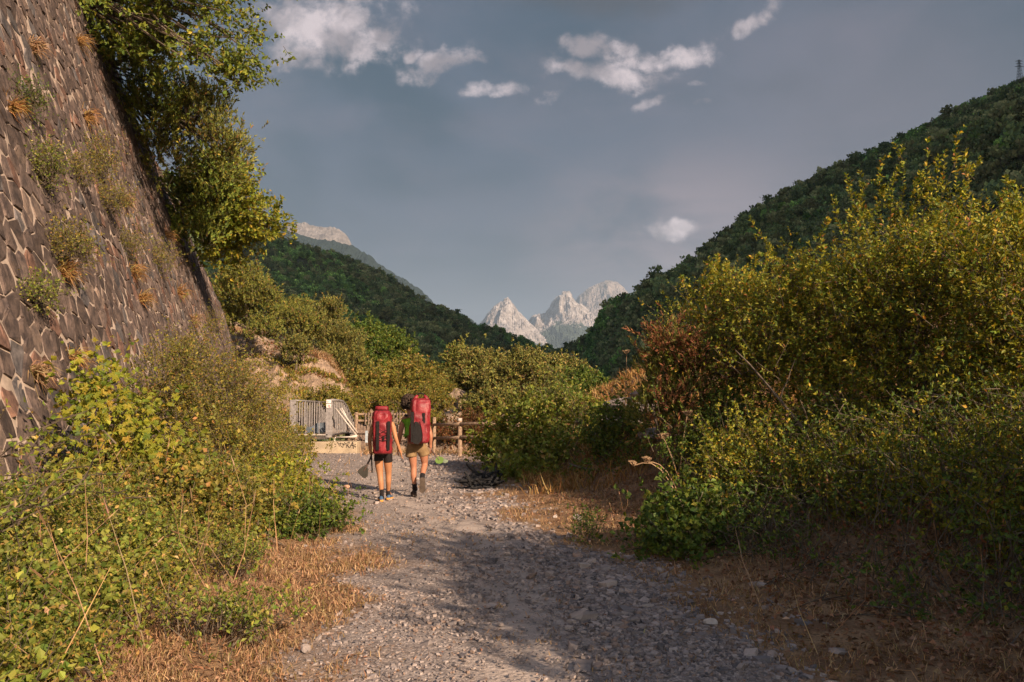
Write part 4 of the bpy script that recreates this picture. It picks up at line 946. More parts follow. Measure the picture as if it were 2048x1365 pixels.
WT = [(18, 215, 'long orange tuft high at the left edge of the wall'), (62, 95, 'tuft near the top left of the wall'), (155, 85, 'tuft close under the wall top by the overhanging tree'), (120, 545, 'broad rust-red tuft left of the dark hanging shrub'), (243, 400, 'rusty tuft below the yellow climbing shrub'),
      (278, 598, 'spiky pale tuft in the middle of the wall'), (262, 545, 'wispy tuft just above the spiky pale one'), (355, 585, 'ragged tuft towards the far part of the wall'), (382, 640, 'tuft near the far end of the wall'), (62, 745, 'orange tuft low on the wall beside the maple'), (290, 790, 'brown hanging grass beside the dense shrub'), (140, 720, 'small dry tuft above the maple'), (168, 235, 'little tuft halfway up by the wall top'), (330, 470, 'faded tuft under the wall top')]
for (px, py, lab) in WT:
    p_ = on_wall(px, py); dd = p_[1]; tuft(p_, WN, .38 * (dd / 13) ** .5, 110, 'orange' if rs.rand() < .7 else 'dry', 'dry ' + lab, 'dry grass tufts growing out of the wall')
for (px, py, rx, ry, lab, pal) in [(150, 350, 30, 24, 'brownish twiggy shrub left of the yellow climbing one', 'olive'), (250, 500, 26, 20, 'scraggly shrub between the rusty tufts', 'olive'), (60, 600, 16, 18, 'small green plant in a joint low at the left', 'bramble'), (345, 720, 30, 20, 'brown-green plant at the foot of the wall behind the dense shrub', 'olive'), (110, 510, 60, 38, 'dark tangled shrub hanging from the middle of the wall', 'olive'), (185, 330, 32, 42, 'yellow-green climbing shrub in the upper middle of the wall', 'olive'), (75, 350, 22, 50, 'narrow green shrub growing up the wall at the upper left', 'bramble'),
                                   (40, 205, 16, 14, 'little green plant high at the left of the wall', 'green'), (310, 525, 22, 22, 'green shrublet in the far half of the wall', 'olive'), (415, 650, 24, 18, 'green shrublet near the foot of the far wall end', 'olive'), (205, 410, 34, 22, 'shrub sprawling under the yellow climbing shrub', 'olive'), (255, 130, 24, 14, 'green plant leaning over the wall top', 'green')]:
    p_ = on_wall(px, py); d = p_[1] - .12
    plant('wall_shrub', lab, 'shrub', p_ - WN * .1, [(p_ + WN * .12, np.array([rx * d / F * .9, .35, ry * d / F]))], pal=pal, clumps=int(18 + rx * ry / 50), per=10, spread=.13 * d / 13, tlen=.22, leaves=6, ll=.045 * (d / 13) ** .5, lw=.025, shell=.9,
          stems=3, stem_spread=.05, limbs=14, trunk=.008, twkeep=1, group='shrubs rooted in the wall', crownname='leaves', stemname='stems')

# ---- trees on top of the wall
oak = dict(pal='oak', ll=.15, lw=.09, leaves=11, tlen=.5, spread=.34, up=.3, rnd=.6, twr=.008)
def wtop(y, back=.8): p_ = wall_pt(y, wall_top(y)); return p_ + np.array([-back, 0, 0])
plant('oak_tree', 'oak overhanging the wall top in the upper left corner, its boughs reaching over the sky', 'tree', wtop(24, 1.2),
      [bl(260, 0, 24, 110, 80, 2.0), bl(380, 30, 23.5, 80, 75, 1.8), bl(460, 60, 23, 60, 70, 1.4), bl(280, 90, 24.5, 55, 50, 1.6), bl(430, 140, 23, 65, 35, 1.0), bl(420, -80, 24, 150, 70, 2.0)],
      clumps=120, per=14, trunk=.17, limbs=70, group='trees along the wall top', **oak)
cn_ = dict(pal='juniper', ll=.16, lw=.05, leaves=12, tlen=.42, spread=.26, up=1.0, rnd=.45, mat=NEEDLE, along=1.2, side=.8, twr=.007)
plant('conifer', 'spiky juniper tree on the wall top right below the oak', 'tree', wtop(29, .6),
      [bl(370, 260, 29, 75, 70, 1.4), bl(450, 310, 29, 40, 75, .9), bl(400, 215, 29, 45, 35, .8), bl(340, 320, 29.5, 50, 60, 1.2)], clumps=95, per=14, trunk=.12, limbs=40, group='trees along the wall top', **cn_)
plant('conifer', 'conifer leaning out over the wall edge with drooping sprays below the spiky one', 'tree', wtop(34, .6),
      [bl(410, 400, 34, 65, 60, 1.5), bl(390, 480, 34, 35, 50, 1.0), bl(440, 350, 33, 55, 30, 1.2)], clumps=85, per=14, trunk=.12, limbs=30, group='trees along the wall top', **{**cn_, 'pal': 'oak', 'll': .18, 'lw': .08})
plant('oak_tree', 'leafy tree with one branch stretching right towards the distant summit', 'tree', wtop(37, .4),
      [bl(460, 410, 36, 55, 60, 1.5), bl(530, 450, 36, 42, 22, .8), bl(480, 470, 37, 50, 35, 1.2), bl(430, 500, 37, 30, 40, 1.0)], clumps=85, per=13, trunk=.12, limbs=30, group='trees along the wall top', **{**oak, 'll': .2, 'lw': .12, 'pal': 'maple'})
plant('conifer', 'dark conifer filling the gap between oak and wall edge', 'tree', wtop(27, 1.6),
      [bl(240, 130, 27, 40, 60, 1.5), bl(310, 230, 28, 50, 70, 1.5), bl(230, 70, 26, 60, 60, 1.5)], clumps=75, per=14, trunk=.12, limbs=24, group='trees along the wall top', **{**cn_, 'pal': 'oak'})
# ---- vegetation on the slope beyond the wall and in the middle distance
def mid(name, label, px, pb, d, blobs, pal, n=60, per=12, sc=1.0, group=None, **kw):
    p_ = P(px, pb, d); a = dict(ll=.0030 * d * sc, lw=.0019 * d * sc, leaves=15, tlen=.0075 * d * sc, spread=.0052 * d * sc, up=.5, rnd=.55, trunk=.0018 * d, limbs=24, twr=.0003 * d, twkeep=.3); a.update(kw); n = int(n * 1.35); per += 2
    return plant(name, label, kw.pop('cat', 'tree') if 'cat' in kw else 'tree', p_, [bl(*b_) for b_ in blobs], pal=pal, clumps=n, per=per, group=group, **{k_: v_ for k_, v_ in a.items() if k_ != 'cat'})
J = dict(mat=NEEDLE, up=1.0, along=1.2, lw=.07)
SG = 'trees on the slope beyond the wall'
mid('juniper', 'large dense juniper beside the far end of the wall', 500, 690, 54, [(490, 590, 54, 48, 50, 2), (520, 620, 54, 42, 50, 2), (470, 640, 55, 30, 35, 1.5), (530, 665, 53, 20, 22, 1.2), (450, 590, 55, 25, 35, 1)], 'juniper', 120, 13, group=SG, **J)
mid('juniper', 'low junipers patch between the large juniper and the pointed pine', 590, 680, 60, [(580, 645, 62, 24, 22, 2), (615, 655, 62, 24, 20, 2), (600, 625, 64, 30, 16, 2)], 'juniper', 70, 12, group=SG, **J)
mid('pine_tree', 'rounded bushy pine standing up highest on the slope, left of the green grove', 660, 730, 64, [(658, 632, 64, 26, 24, 1.4), (650, 670, 64, 40, 30, 1.8), (680, 690, 63, 40, 30, 1.8), (690, 730, 62, 40, 30, 1.8)], 'pine', 110, 13, group=SG, **J)
mid('juniper', 'small dark juniper rooted in the rocky slope', 595, 735, 54, [(592, 705, 54, 20, 22, .8)], 'pine', 22, 10, group=SG, **J)
mid('leafy_tree', 'bright green broadleaf tree at the top of the grove right of the rounded pine', 760, 790, 74, [(745, 690, 74, 45, 32, 2.5), (790, 710, 74, 36, 36, 2.2), (740, 730, 72, 50, 36, 2.5), (800, 750, 73, 38, 30, 2)], 'green', 130, 12, group='green grove left of the pines')
mid('leafy_tree', 'yellow-green tree lower in the grove above the bridge', 830, 820, 66, [(830, 760, 66, 42, 30, 2), (780, 780, 64, 50, 26, 2), (850, 785, 64, 34, 26, 2), (730, 775, 62, 45, 30, 2)], 'olive', 120, 12, group='green grove left of the pines')
for (lab, blobs, pal, px, pb, d) in [
    ('ochre bushes directly behind the picket fence', [(730, 815, 46, 50, 22, 1.6), (800, 815, 46, 45, 22, 1.6), (770, 800, 50, 60, 18, 1.6)], 'olive', 760, 860, 46),
    ('scrub at the foot of the rocky slope behind the bridge posts', [(660, 805, 44, 34, 22, 1.2), (690, 820, 42, 30, 24, 1.2), (625, 815, 44, 20, 10, 1)], 'olive', 660, 850, 43),
    ('sunlit scrub between the hikers and the pale rocks', [(860, 810, 48, 40, 24, 1.6), (850, 850, 44, 34, 26, 1.4), (880, 785, 54, 26, 20, 1.4)], 'olive', 860, 880, 46),
    ('brown scrub seen between the fence rails', [(900, 880, 36, 50, 26, 1.2), (970, 880, 36, 50, 26, 1.2), (940, 850, 38, 50, 20, 1.2)], 'rust', 930, 920, 36)]:
    mid('bush', lab, px, pb, d, blobs, pal, 75, 12, sc=.8, cat='bush', group='scrub beyond the fence', stems=4, stem_spread=.5)
PG = 'pines and bushes on the far river bank'
pk = dict(mat=NEEDLE, along=.9, up=.7, bark=PINEBARK)
mid('spruce', 'dark pointed spruce at the left end of the pine group', 908, 800, 70, [(912, 712, 70, 6, 10, .4), (910, 730, 70, 14, 14, .7), (905, 750, 70, 22, 14, 1.0), (900, 770, 70, 28, 14, 1.2)], 'juniper', 60, 12, group=PG, **{**pk, 'along': 1.4})
def pine(label, px, pb, d, blobs, n, trunkr):
    return mid('pine_tree', label, px, pb, d, blobs, 'pine', n, 13, group=PG, **{**pk, 'trunk': trunkr})
pine('pine with a bare orange forked trunk in the middle of the far bank', 1040, 815, 50, [(1045, 742, 50, 38, 18, 1.4), (1008, 760, 50, 34, 14, 1.2), (1085, 760, 50, 34, 14, 1.2), (1048, 724, 51, 24, 12, 1.0)], 80, .13)
pine('yellowish pine between the spruce and the forked pine', 955, 830, 58, [(950, 735, 58, 34, 26, 1.6), (985, 745, 58, 34, 22, 1.5), (945, 765, 57, 34, 24, 1.5), (990, 780, 56, 34, 20, 1.4)], 95, .12)
pine('pine right of the forked one, its crown against the valley gap', 1115, 830, 56, [(1110, 740, 56, 34, 22, 1.6), (1140, 755, 56, 34, 24, 1.5), (1120, 780, 55, 44, 24, 1.5)], 90, .12)
pine('low dark pine below the forked one', 1000, 860, 42, [(1000, 810, 42, 50, 20, 1.2), (960, 825, 42, 34, 18, 1.0), (1050, 815, 42, 40, 18, 1.0)], 80, .08)
mid('bush', 'yellow-green bushes at the right end of the pine group under the grassy crest', 1160, 830, 48, [(1160, 775, 48, 34, 22, 1.4), (1185, 790, 46, 24, 18, 1.2), (1130, 800, 46, 40, 18, 1.4)], 'green', 70, 12, cat='bush', group=PG)
# pale rocks across the river
pr = thing('rock_outcrop', P(905, 840, 55), 'pale bare rock patch among the scrub beyond the fence', 'rock')
for i, (px, py, s_) in enumerate([(905, 805, .7), (895, 825, .8), (915, 790, .5), (925, 810, .4)]):
    V, Fq = rock_mesh(P(px, py, 54 - i), (s_ * 1.3, s_, s_ * 1.2), 60 + i, .8); build('boulder', V, [Fq], SLOPE, pr)
mbk = [[P(*q) for q in r_] for r_ in ([(690, 930, 42), (860, 930, 40), (1000, 930, 38), (1200, 940, 36)], [(690, 860, 52), (860, 850, 50), (900, 835, 50), (1000, 845, 48), (1200, 850, 46)], [(690, 810, 66), (860, 805, 64), (930, 775, 62), (1000, 785, 60), (1200, 800, 60)], [(690, 810, 90), (860, 815, 90), (1000, 800, 90), (1200, 815, 90)], [(690, 850, 130), (860, 850, 130), (1000, 850, 130), (1200, 850, 130)])]
gs = loft_curves(mbk, 80, 60); gs[:, :, 2] += (fbm(gs[:, :, 0] * .5, gs[:, :, 1] * .5, 4, 91) - .5) * 1.6
build('far_river_bank', gs.reshape(-1, 3), [grid_faces(60, 80)], SLOPE, smooth=False, tag=(None, None, None, 'structure'))

# ---- hedge and trees out of the frame, to the right of and behind the camera, whose shade dapples the track
SH = 'hedge shrubs beside and behind the viewpoint'
for i, (x, y, h, r_, lab) in enumerate([(5.8, 5.2, 1.8, 1.0, 'nearest'), (4.9, 3.0, 3.9, 1.15, 'second'), (4.9, 1.2, 3.5, 1.2, 'third'), (4.9, -2.6, 2.2, 1.2, 'fourth'), (8.0, -5.5, 3.2, 1.6, 'fifth'), (9.5, -1.5, 4.9, 1.9, 'sixth')]):
    z = g(x, y); plant('shrub', lab + ' tall hedge shrub to the right beyond the edge of the view', 'shrub', (x, y, z), [((x, y, z + h * .45), (r_, r_, h * .35)), ((x + .3, y - .3, z + h * .75), (r_ * .8, r_ * .8, h * .25))],
          clumps=75 if i < 1 else 130, per=12, spread=.26, tlen=.4, leaves=10, ll=.10, lw=.06, stems=5, limbs=14, group=SH, crownname='leaves', stemname='stems')

# ------------------------------------------------------------------ footbridge end, concrete, fences
STEEL = principled('galvanised_steel', (.26, .235, .235), rough=.6, metal=.25, noise_amt=.2, nscale=12, bump=.1)
DSTEEL = principled('dark_steel', (.10, .085, .08), rough=.6, metal=.3, nscale=10)
WSTEEL = principled('pale_tube', (.46, .40, .36), rough=.5, metal=.1, noise_amt=.1)
CONC = principled('concrete', (.42, .33, .235), col2=(.30, .235, .17), rough=.95, nscale=3, bump=.3, bscale=30, spec=.1)
INK = principled('spray_paint', (.03, .022, .02), rough=.7, noise_amt=.1)
WOOD = principled('weathered_wood', (.34, .235, .165), col2=(.20, .135, .095), rough=.9, nscale=14, bump=.4, bscale=40, spec=.15)
WOODG = principled('grey_wood', (.25, .18, .14), col2=(.14, .10, .085), rough=.9, nscale=14, bump=.4, bscale=40, spec=.15)
WHITE = principled('white_plate', (.75, .68, .64), rough=.5, noise_amt=.06)
REDP = principled('red_print', (.42, .03, .06), rough=.5, noise_amt=.05)
GREYP = principled('grey_print', (.35, .30, .29), rough=.6)
def prism(mb, pts, thick):
    """polygon given by front points; extruded away from the viewer"""
    p = np.asarray(pts, float); n = len(p); q = p + np.asarray(thick, float); i = np.arange(n); j = (i + 1) % n
    mb.add(np.concatenate([p, q]), [np.arange(n)[None], (np.arange(n)[::-1] + n)[None], np.stack([j, i, i + n, j + n], 1)]); return mb
DB = 25.6
cb = thing('concrete_sill', P(649, 897, DB), 'long pale concrete block across the end of the track, black spray-painted writing at its right end', 'concrete block')
a0, a1 = P(583, 884, DB), P(714, 884, DB)
mb = MB(); mb.box(((a0[0] + a1[0]) / 2, DB + .35, (a0[2] - .35) / 2), (a1[0] - a0[0], .7, a0[2] + .35), bev=.02); mb.build('block', CONC, cb)
def zpt(x, y, off=.012): v = P(570 + x / 10.5, 785 + y / 10.5, DB - off); return v
strokes = [[(1035, 1085), (1070, 1095)], [(1040, 1150), (1075, 1125)], [(1092, 1052), (1130, 1085), (1143, 1135)], [(1128, 1095), (1178, 1062), (1168, 1110), (1190, 1150)],
           [(1200, 1068), (1222, 1105), (1262, 1100), (1272, 1070), (1248, 1055), (1232, 1080), (1222, 1105), (1215, 1162)], [(1306, 1058), (1288, 1160)], [(1298, 1068), (1342, 1044), (1358, 1062), (1312, 1108), (1345, 1160)],
           [(1360, 1165), (1398, 1095), (1422, 1040), (1432, 1110), (1440, 1182)], [(1382, 1108), (1446, 1118)], [(1460, 1106), (1490, 1090)], [(1462, 1130), (1490, 1150)]]
gt = MB()
for s_ in strokes:
    for (a, b_) in zip(s_[:-1], s_[1:]):
        dx, dy = b_[0] - a[0], b_[1] - a[1]; L = math.hypot(dx, dy); ux, uy = dx / L, dy / L; w_ = 6.0; nx_, ny_ = -uy * w_, ux * w_; e = 3
        q = [(a[0] + nx_ - ux * e, a[1] + ny_ - uy * e), (a[0] - nx_ - ux * e, a[1] - ny_ - uy * e), (b_[0] - nx_ + ux * e, b_[1] - ny_ + uy * e), (b_[0] + nx_ + ux * e, b_[1] + ny_ + uy * e)]
        prism(gt, [zpt(*v, off=.006 + .0006 * len(gt.V)) for v in q], (0, .003, 0))
o = gt.build('graffiti', INK, cb); o['kind'] = 'stuff'; o['label'] = 'black spray-painted tag with dashes either side'
br = thing('footbridge', P(620, 880, 26), 'grey metal footbridge end with barred railings between two flat posts', 'footbridge')
mb = MB(); c0 = (P(585, 800, DB) + P(590, 800, DB)) / 2
def post(px0, px1, py0, py1, d, name='post', m=STEEL, th=.06):
    a, b_ = P(px0, py0, d), P(px1, py1, d); q = MB(); q.box(((a[0] + b_[0]) / 2, d + th / 2, (a[2] + b_[2]) / 2), (b_[0] - a[0], th, a[2] - b_[2]), bev=.008); return q.build(name, m, br)
post(579.5, 590.5, 800, 863, DB + .05, 'end_post'); r_post = post(652, 662.5, 799, 876, DB + .05, 'end_post')
def plate(px0, py0, px1, py1): a, b_ = P(px0, py0, DB), P(px1, py1, DB); q = MB(); q.box(((a[0] + b_[0]) / 2, DB + .038, (a[2] + b_[2]) / 2), (b_[0] - a[0], .012, a[2] - b_[2])); return q.build('sign_plate', WHITE, br)
def flat(parent, polys, m, name):
    q = MB()
    for k_, pl in enumerate(polys): prism(q, [P(x, y, DB + .028 - .0004 * k_) for x, y in pl], (0, .003, 0))
    me_ = q.build(name, m, br); w_ = me_.location.copy(); me_.parent = parent; me_['kind'] = 'stuff'; return me_
p1 = plate(652.3, 800.3, 661.6, 806.8); flat(p1, [[(654, 805.6), (655, 805.9), (660.3, 801.7), (659.5, 801.3)], [(653, 802), (653.2, 803.2), (656.8, 804), (656.6, 802.6)]], GREYP, 'printed_mark')
p2 = plate(652.3, 808.6, 661.6, 815.9); flat(p2, [[(656, 810.2), (655, 812.4), (656, 812.6), (656.8, 811), (659, 811), (659.6, 812.6), (660.6, 812.2), (659.6, 810.2)], [(655.4, 813), (655.6, 814.4), (656.9, 814.2), (656.7, 813)], [(657.2, 812), (657.2, 813.2), (658.4, 813.2), (658.4, 812)], [(658.6, 813.4), (658.4, 815), (660.8, 815.2), (661.2, 813.8)]], REDP, 'printed_emblem')
def railing(top, bot, n, m=STEEL, side=1):
    T = np.array([P(*q) for q in top]); B = np.array([P(*q) for q in bot])
    q = MB(); q.tube(T, .045, 6); q.build('handrail', m, br, smooth=True)
    s_ = np.concatenate([[0], np.cumsum(np.linalg.norm(np.diff(T, axis=0), axis=1))]); 
    for u_ in np.linspace(.04, .97, n) * s_[-1]:
        a = np.array([np.interp(u_, s_, T[:, j]) for j in range(3)]); b_ = np.array([np.interp(u_, s_, B[:, j]) for j in range(3)])
        q = MB(); q.box((a + b_) / 2, (.035, .05, a[2] - b_[2] - .06)); q.build('bar', m, br)
    q = MB(); q.tube(B, .035, 5); q.build('bottom_rail', DSTEEL, br)
# left railing runs back from the left post and then goes down; right railing the same
railing([(591, 802, 26), (610, 803, 28), (640, 805, 31), (652, 824, 33)], [(591, 868, 26), (612, 864, 28), (640, 860, 31), (652, 862, 33)], 14)
railing([(663, 800.5, 26), (675, 801, 27.4), (685, 803, 28.6), (694, 814, 29.8), (702, 832, 30.8), (712, 850, 32)], [(663, 872, 26), (675, 868, 27.4), (685, 866, 28.6), (694, 866, 29.8), (702, 868, 30.8), (712, 870, 32)], 15)
# thin front bars in the opening between the posts and the mesh panel beyond them
for i, px in enumerate((611, 628.5, 638)):
    a, b_ = P(px, 803, DB + .1), P(px, 871, DB + .1); q = MB(); q.tube([a, b_], .013, 6); q.build('thin_bar', STEEL, br)
q = MB(); a, b_ = P(590, 803.5, DB + .12), P(652, 804.5, DB + .12); q.tube([a, b_], .02, 6); q.build('top_bar', DSTEEL, br)
a, b_ = P(585, 870, DB + .1), P(656, 870, DB + .1)
q = MB(); q.box(((a[0] + b_[0]) / 2, DB + .2, a[2] + .0), (b_[0] - a[0], .3, .035)); q.build('deck_edge', WSTEEL, br)
q = MB(); q.box(((a[0] + b_[0]) / 2, DB + .22, a[2] - .085), (b_[0] - a[0] - .02, .26, .12)); q.build('deck_beam', DSTEEL, br)
for k_ in range(13):
    d_ = 26.1 + k_ * .5; a, b_ = P(590 + k_ * 3.4, 868, d_), P(655 + k_ * 2.4, 868, d_); q = MB(); q.box(((a[0] + b_[0]) / 2, d_, a[2] - .02), (b_[0] - a[0], .46, .05)); q.build('deck_board', WOODG, br)
q = MB()
for k_ in range(9): a, b_ = P(612 + 1.6 * k_, 812, 29), P(612 + 1.6 * k_, 855, 29); q.box((a + b_) / 2, (.008, .008, a[2] - b_[2]))
for k_ in range(14): a, b_ = P(611, 812 + 3.1 * k_, 29), P(626, 812 + 3.1 * k_, 29); q.box((a + b_) / 2, (b_[0] - a[0], .008, .008))
o = q.build('mesh_panel', STEEL, br); o['kind'] = 'stuff'
q = MB(); prism(q, [P(*v) for v in [(603, 864, 27.2), (613, 855, 27.2), (624, 854, 27.2), (632, 847, 27.2), (650, 845, 27.2), (651, 866, 27.2), (604, 867, 27.2)]], (0, .05, 0)); settag(q.build('blue_grey_shape', principled('dull_blue_grey', (.10, .12, .15), rough=.7)), 'flat blue-grey shape against the railing inside the footbridge', 'blue_grey_shape')  # flat dark blue-grey polygon low behind the front bars
gtb = thing('barrier', P(700, 875, 26), 'pale tubular barrier with slanting tubes right of the signed post', 'barrier')
for (p_, q_) in [((671, 817, 25.9), (713, 871, 25.9)), ((683, 816, 26.1), (699, 846, 26.1)), ((679, 817, 26.05), (715, 866, 26.05)), ((672, 875, 25.85), (714, 874, 25.85)), ((700, 871, 25.88), (715, 872, 25.88))]:
    q = MB(); q.tube([P(*p_), P(*q_)], .026, 7); q.build('tube', WSTEEL, gtb, smooth=True)
q = MB(); q.tube([P(672, 875, 25.85), P(669, 877, 25.85), P(669, 882, 25.85), P(671, 884, 25.85)], .024, 7); q.build('tube', WSTEEL, gtb, smooth=True)

pf = thing('picket_fence', P(760, 885, 29), 'wooden fence with short pickets between two rails, behind the hikers', 'fence')
def wpost(px, py0, py1, d, r_, parent, m=WOOD, name='post', sides=8):
    q = MB(); a, b_ = P(px, py0, d), P(px, py1, d); a = np.array([b_[0], d, a[2]]); q.tube([b_ + np.array([0, 0, -.5]), b_, a - np.array([0, 0, .02]), a], [r_, r_, r_, r_ * .8], sides); return q.build(name, m, parent)
for px in (712, 775, 838): wpost(px, 825, 886, 29.3, .065, pf)
for py in (829, 842): q = MB(); q.tube([P(709, py, 29.3), P(775, py + .3, 29.3), P(845, py, 29.3)], .045, 7); q.build('rail', WOOD, pf)
for k_, px in enumerate([731, 737, 743, 750, 757, 763, 770, 782, 788, 794, 800, 806, 812, 819, 826, 832]):
    a, b_ = P(px + rs.uniform(-.8, .8), 825 + rs.uniform(-1, 2), 29.22), P(px, 850, 29.22); q = MB(); q.box((a + b_) / 2, (.04, .03, a[2] - b_[2]), bev=.006); q.build('picket', WOODG, pf)
lf = thing('board_fence', P(740, 885, 27.2), 'low row of rough upright boards in front of the picket fence', 'fence')
for px, py in [(716, 848), (723, 850), (729, 853), (736, 851), (744, 852), (751, 850), (758, 853), (766, 850), (774, 852), (782, 850), (790, 852), (798, 850), (806, 852)]:
    a, b_ = P(px, py, 27.4), P(px + rs.uniform(-1, 1), 890, 27.4); q = MB(); q.box((a + b_) / 2, (.085, .03, a[2] - b_[2]), bev=.006); q.build('board', WOODG, lf)
for py in (866, 879): q = MB(); q.tube([P(712, py, 27.34), P(812, py + 1, 27.34)], .03, 6); q.build('rail', WOODG, lf)
q = MB(); a, b_ = P(733, 862, 27), P(733, 886, 27); q.box((a + b_) / 2, (.09, .05, a[2] - b_[2]), bev=.01); settag(q.build('marker_post', principled('pale_blue_metal', (.34, .38, .42), rough=.5)), 'short pale blue-grey marker post in front of the board fence', 'post')

rf = thing('rail_fence', P(920, 912, 24.2), 'round-timber fence with two rails running right behind the leafy bush', 'fence')
wpost(868, 835, 904, 26.0, .062, rf); wpost(919.5, 838, 912, 24.2, .068, rf, name='post'); wpost(1010, 838, 912, 24.0, .068, rf); wpost(852, 838, 903, 26.6, .055, rf)
q = MB(); q.tube([P(919.5, 836.5, 24.2), P(919.5, 842, 24.2)], .074, 10); q.build('post_cap', PALEROCK, rf)
q = MB(); q.tube([P(868, 850, 25.9), P(919, 848, 24.1)], [.045, .05], 8); q.build('rail', WOOD, rf, smooth=True)
q = MB(); q.tube([P(868, 877, 25.9), P(919, 875, 24.1)], [.045, .05], 8); q.build('rail', WOOD, rf, smooth=True)
q = MB(); q.tube([P(921, 848, 24.1), P(1012, 847, 23.9), P(1080, 846, 23.8)], .05, 8); q.build('rail', WOOD, rf, smooth=True)
q = MB(); q.tube([P(921, 874.5, 24.1), P(1012, 873, 23.9), P(1080, 872, 23.8)], .05, 8); q.build('rail', WOOD, rf, smooth=True)

# charred branches
CHAR = principled('charred_wood', (.012, .011, .012), rough=.8, noise_amt=.5, nscale=20, bump=.6, spec=.35)
ch = thing('burnt_branches', P(960, 975, 15.8), 'heap of black charred branches at the right edge of the gravel', 'branches')
CP = [((935, 928, 17), (985, 962, 16.4), .045), ((940, 962, 15.9), (1010, 938, 16.6), .04), ((945, 952, 16.2), (1000, 966, 15.8), .05), ((950, 975, 15.4), (992, 950, 16), .045)]
for a, b_, r_ in CP: q = MB(); q.tube([P(*a), (P(*a) + P(*b_)) / 2 + rs.normal(size=3) * .04, P(*b_)], [r_, r_ * .9, r_ * .6], 6); q.build('branch', CHAR, ch)
for k_ in range(46):
    c_ = P(rs.uniform(932, 998), rs.uniform(955, 979), rs.uniform(15.3, 16.4)); c_[2] = g(c_[0], c_[1]) + rs.uniform(.02, .16 + .12 * max(0, (c_[0] + .9)))
    d_ = norm(rs.normal(size=3) * np.array([1, 1, .35])) * rs.uniform(.07, .30); q = MB(); q.tube([c_ - d_, c_ + rs.normal(size=3) * .02, c_ + d_], [.022, .026, .012], 5); q.build('branch', CHAR, ch)

# pylons on the ridges
PYL = principled('pylon_steel', (.10, .10, .10), rough=.6, metal=.4)
def pylon(px, pyb, d, h, label, grp='power pylons on the right-hand ridge'):
    b0 = P(px, pyb, d); rt = thing('power_pylon', b0, label, 'pylon', grp); q = MB(); w0, w1 = h * .10, h * .022
    def corner(k_, z): w_ = w0 + (w1 - w0) * min(z / (h * .8), 1); return b0 + np.array([(-1, 1, 1, -1)[k_] * w_, (-1, -1, 1, 1)[k_] * w_, z])
    rr = h * .008
    for k_ in range(4): q.tube([corner(k_, -h * .1), corner(k_, h)], rr, 4)
    lv = np.linspace(0, h, 9)
    for a, b_ in zip(lv[:-1], lv[1:]):
        for k_ in range(4): q.tube([corner(k_, a), corner((k_ + 1) % 4, b_)], rr * .7, 3); q.tube([corner(k_, b_), corner((k_ + 1) % 4, b_)], rr * .7, 3)
    q.build('lattice_mast', PYL, rt)
    for z, w_ in ((.70, .20), (.82, .15), (.94, .18)):
        q = MB()
        for sy in (-1, 1): q.tube([b0 + np.array([-w_ * h, 0, z * h]), b0 + np.array([0, sy * h * .02, z * h + h * .015]), b0 + np.array([w_ * h, 0, z * h])], rr, 4)
        q.tube([b0 + np.array([-w_ * h, 0, z * h]), b0 + np.array([0, 0, z * h + h * .05]), b0 + np.array([w_ * h, 0, z * h])], rr * .8, 4); q.build('crossarm', PYL, rt)
pylon(2040, 165, 455, 13.5, 'power pylon on the skyline at the upper right edge')
pylon(1309, 606, 428, 9.5, 'small power pylon on the lower shoulder of the right-hand ridge')
pylon(1229, 640, 492, 9, 'faint far power pylon in front of the pale mountain')
q = MB()
for py in (597, 601, 604):
    a, b_ = P(1229, py, 492), P(1309, py - 18, 428); t_ = np.linspace(0, 1, 12)[:, None]; p_ = a + (b_ - a) * t_; p_[:, 2] -= np.sin(t_[:, 0] * math.pi) * 1.2; q.tube(p_, .035, 3)
o = q.build('power_line', PYL); settag(o, 'thin cables strung between the two small pylons', 'cable'); o['kind'] = 'stuff'

# ------------------------------------------------------------------ the two hikers
SKINW = principled('tanned_skin', (.37, .165, .08), rough=.6, noise_amt=.08, nscale=5, spec=.35)
SKINM = principled('reddish_skin', (.34, .145, .085), rough=.6, noise_amt=.10, nscale=5, spec=.35)
def skin_body(name, nodes, edges, mat, parent, root, sub=2, flip=False):
    keys = list(nodes); ix = {k_: i for i, k_ in enumerate(keys)}; loc = np.array(parent['_loc'])
    me = bpy.data.meshes.new(name); me.from_pydata([tuple(np.array(nodes[k_][0]) - loc) for k_ in keys], [(ix[a], ix[b_]) for a, b_ in edges], [])
    o = bpy.data.objects.new(name, me); COL.objects.link(o); o.parent = parent; me.materials.append(mat)
    md = o.modifiers.new('skin', 'SKIN'); md.use_smooth_shade = True
    sv = me.skin_vertices[0].data
    roots = [root] if isinstance(root, str) else root
    for k_ in keys:
        r_ = nodes[k_][1]; sv[ix[k_]].radius = (r_, r_) if np.isscalar(r_) else r_; sv[ix[k_]].use_root = k_ in roots
    s_ = o.modifiers.new('smooth', 'SUBSURF'); s_.levels = sub; s_.render_levels = sub
    return o
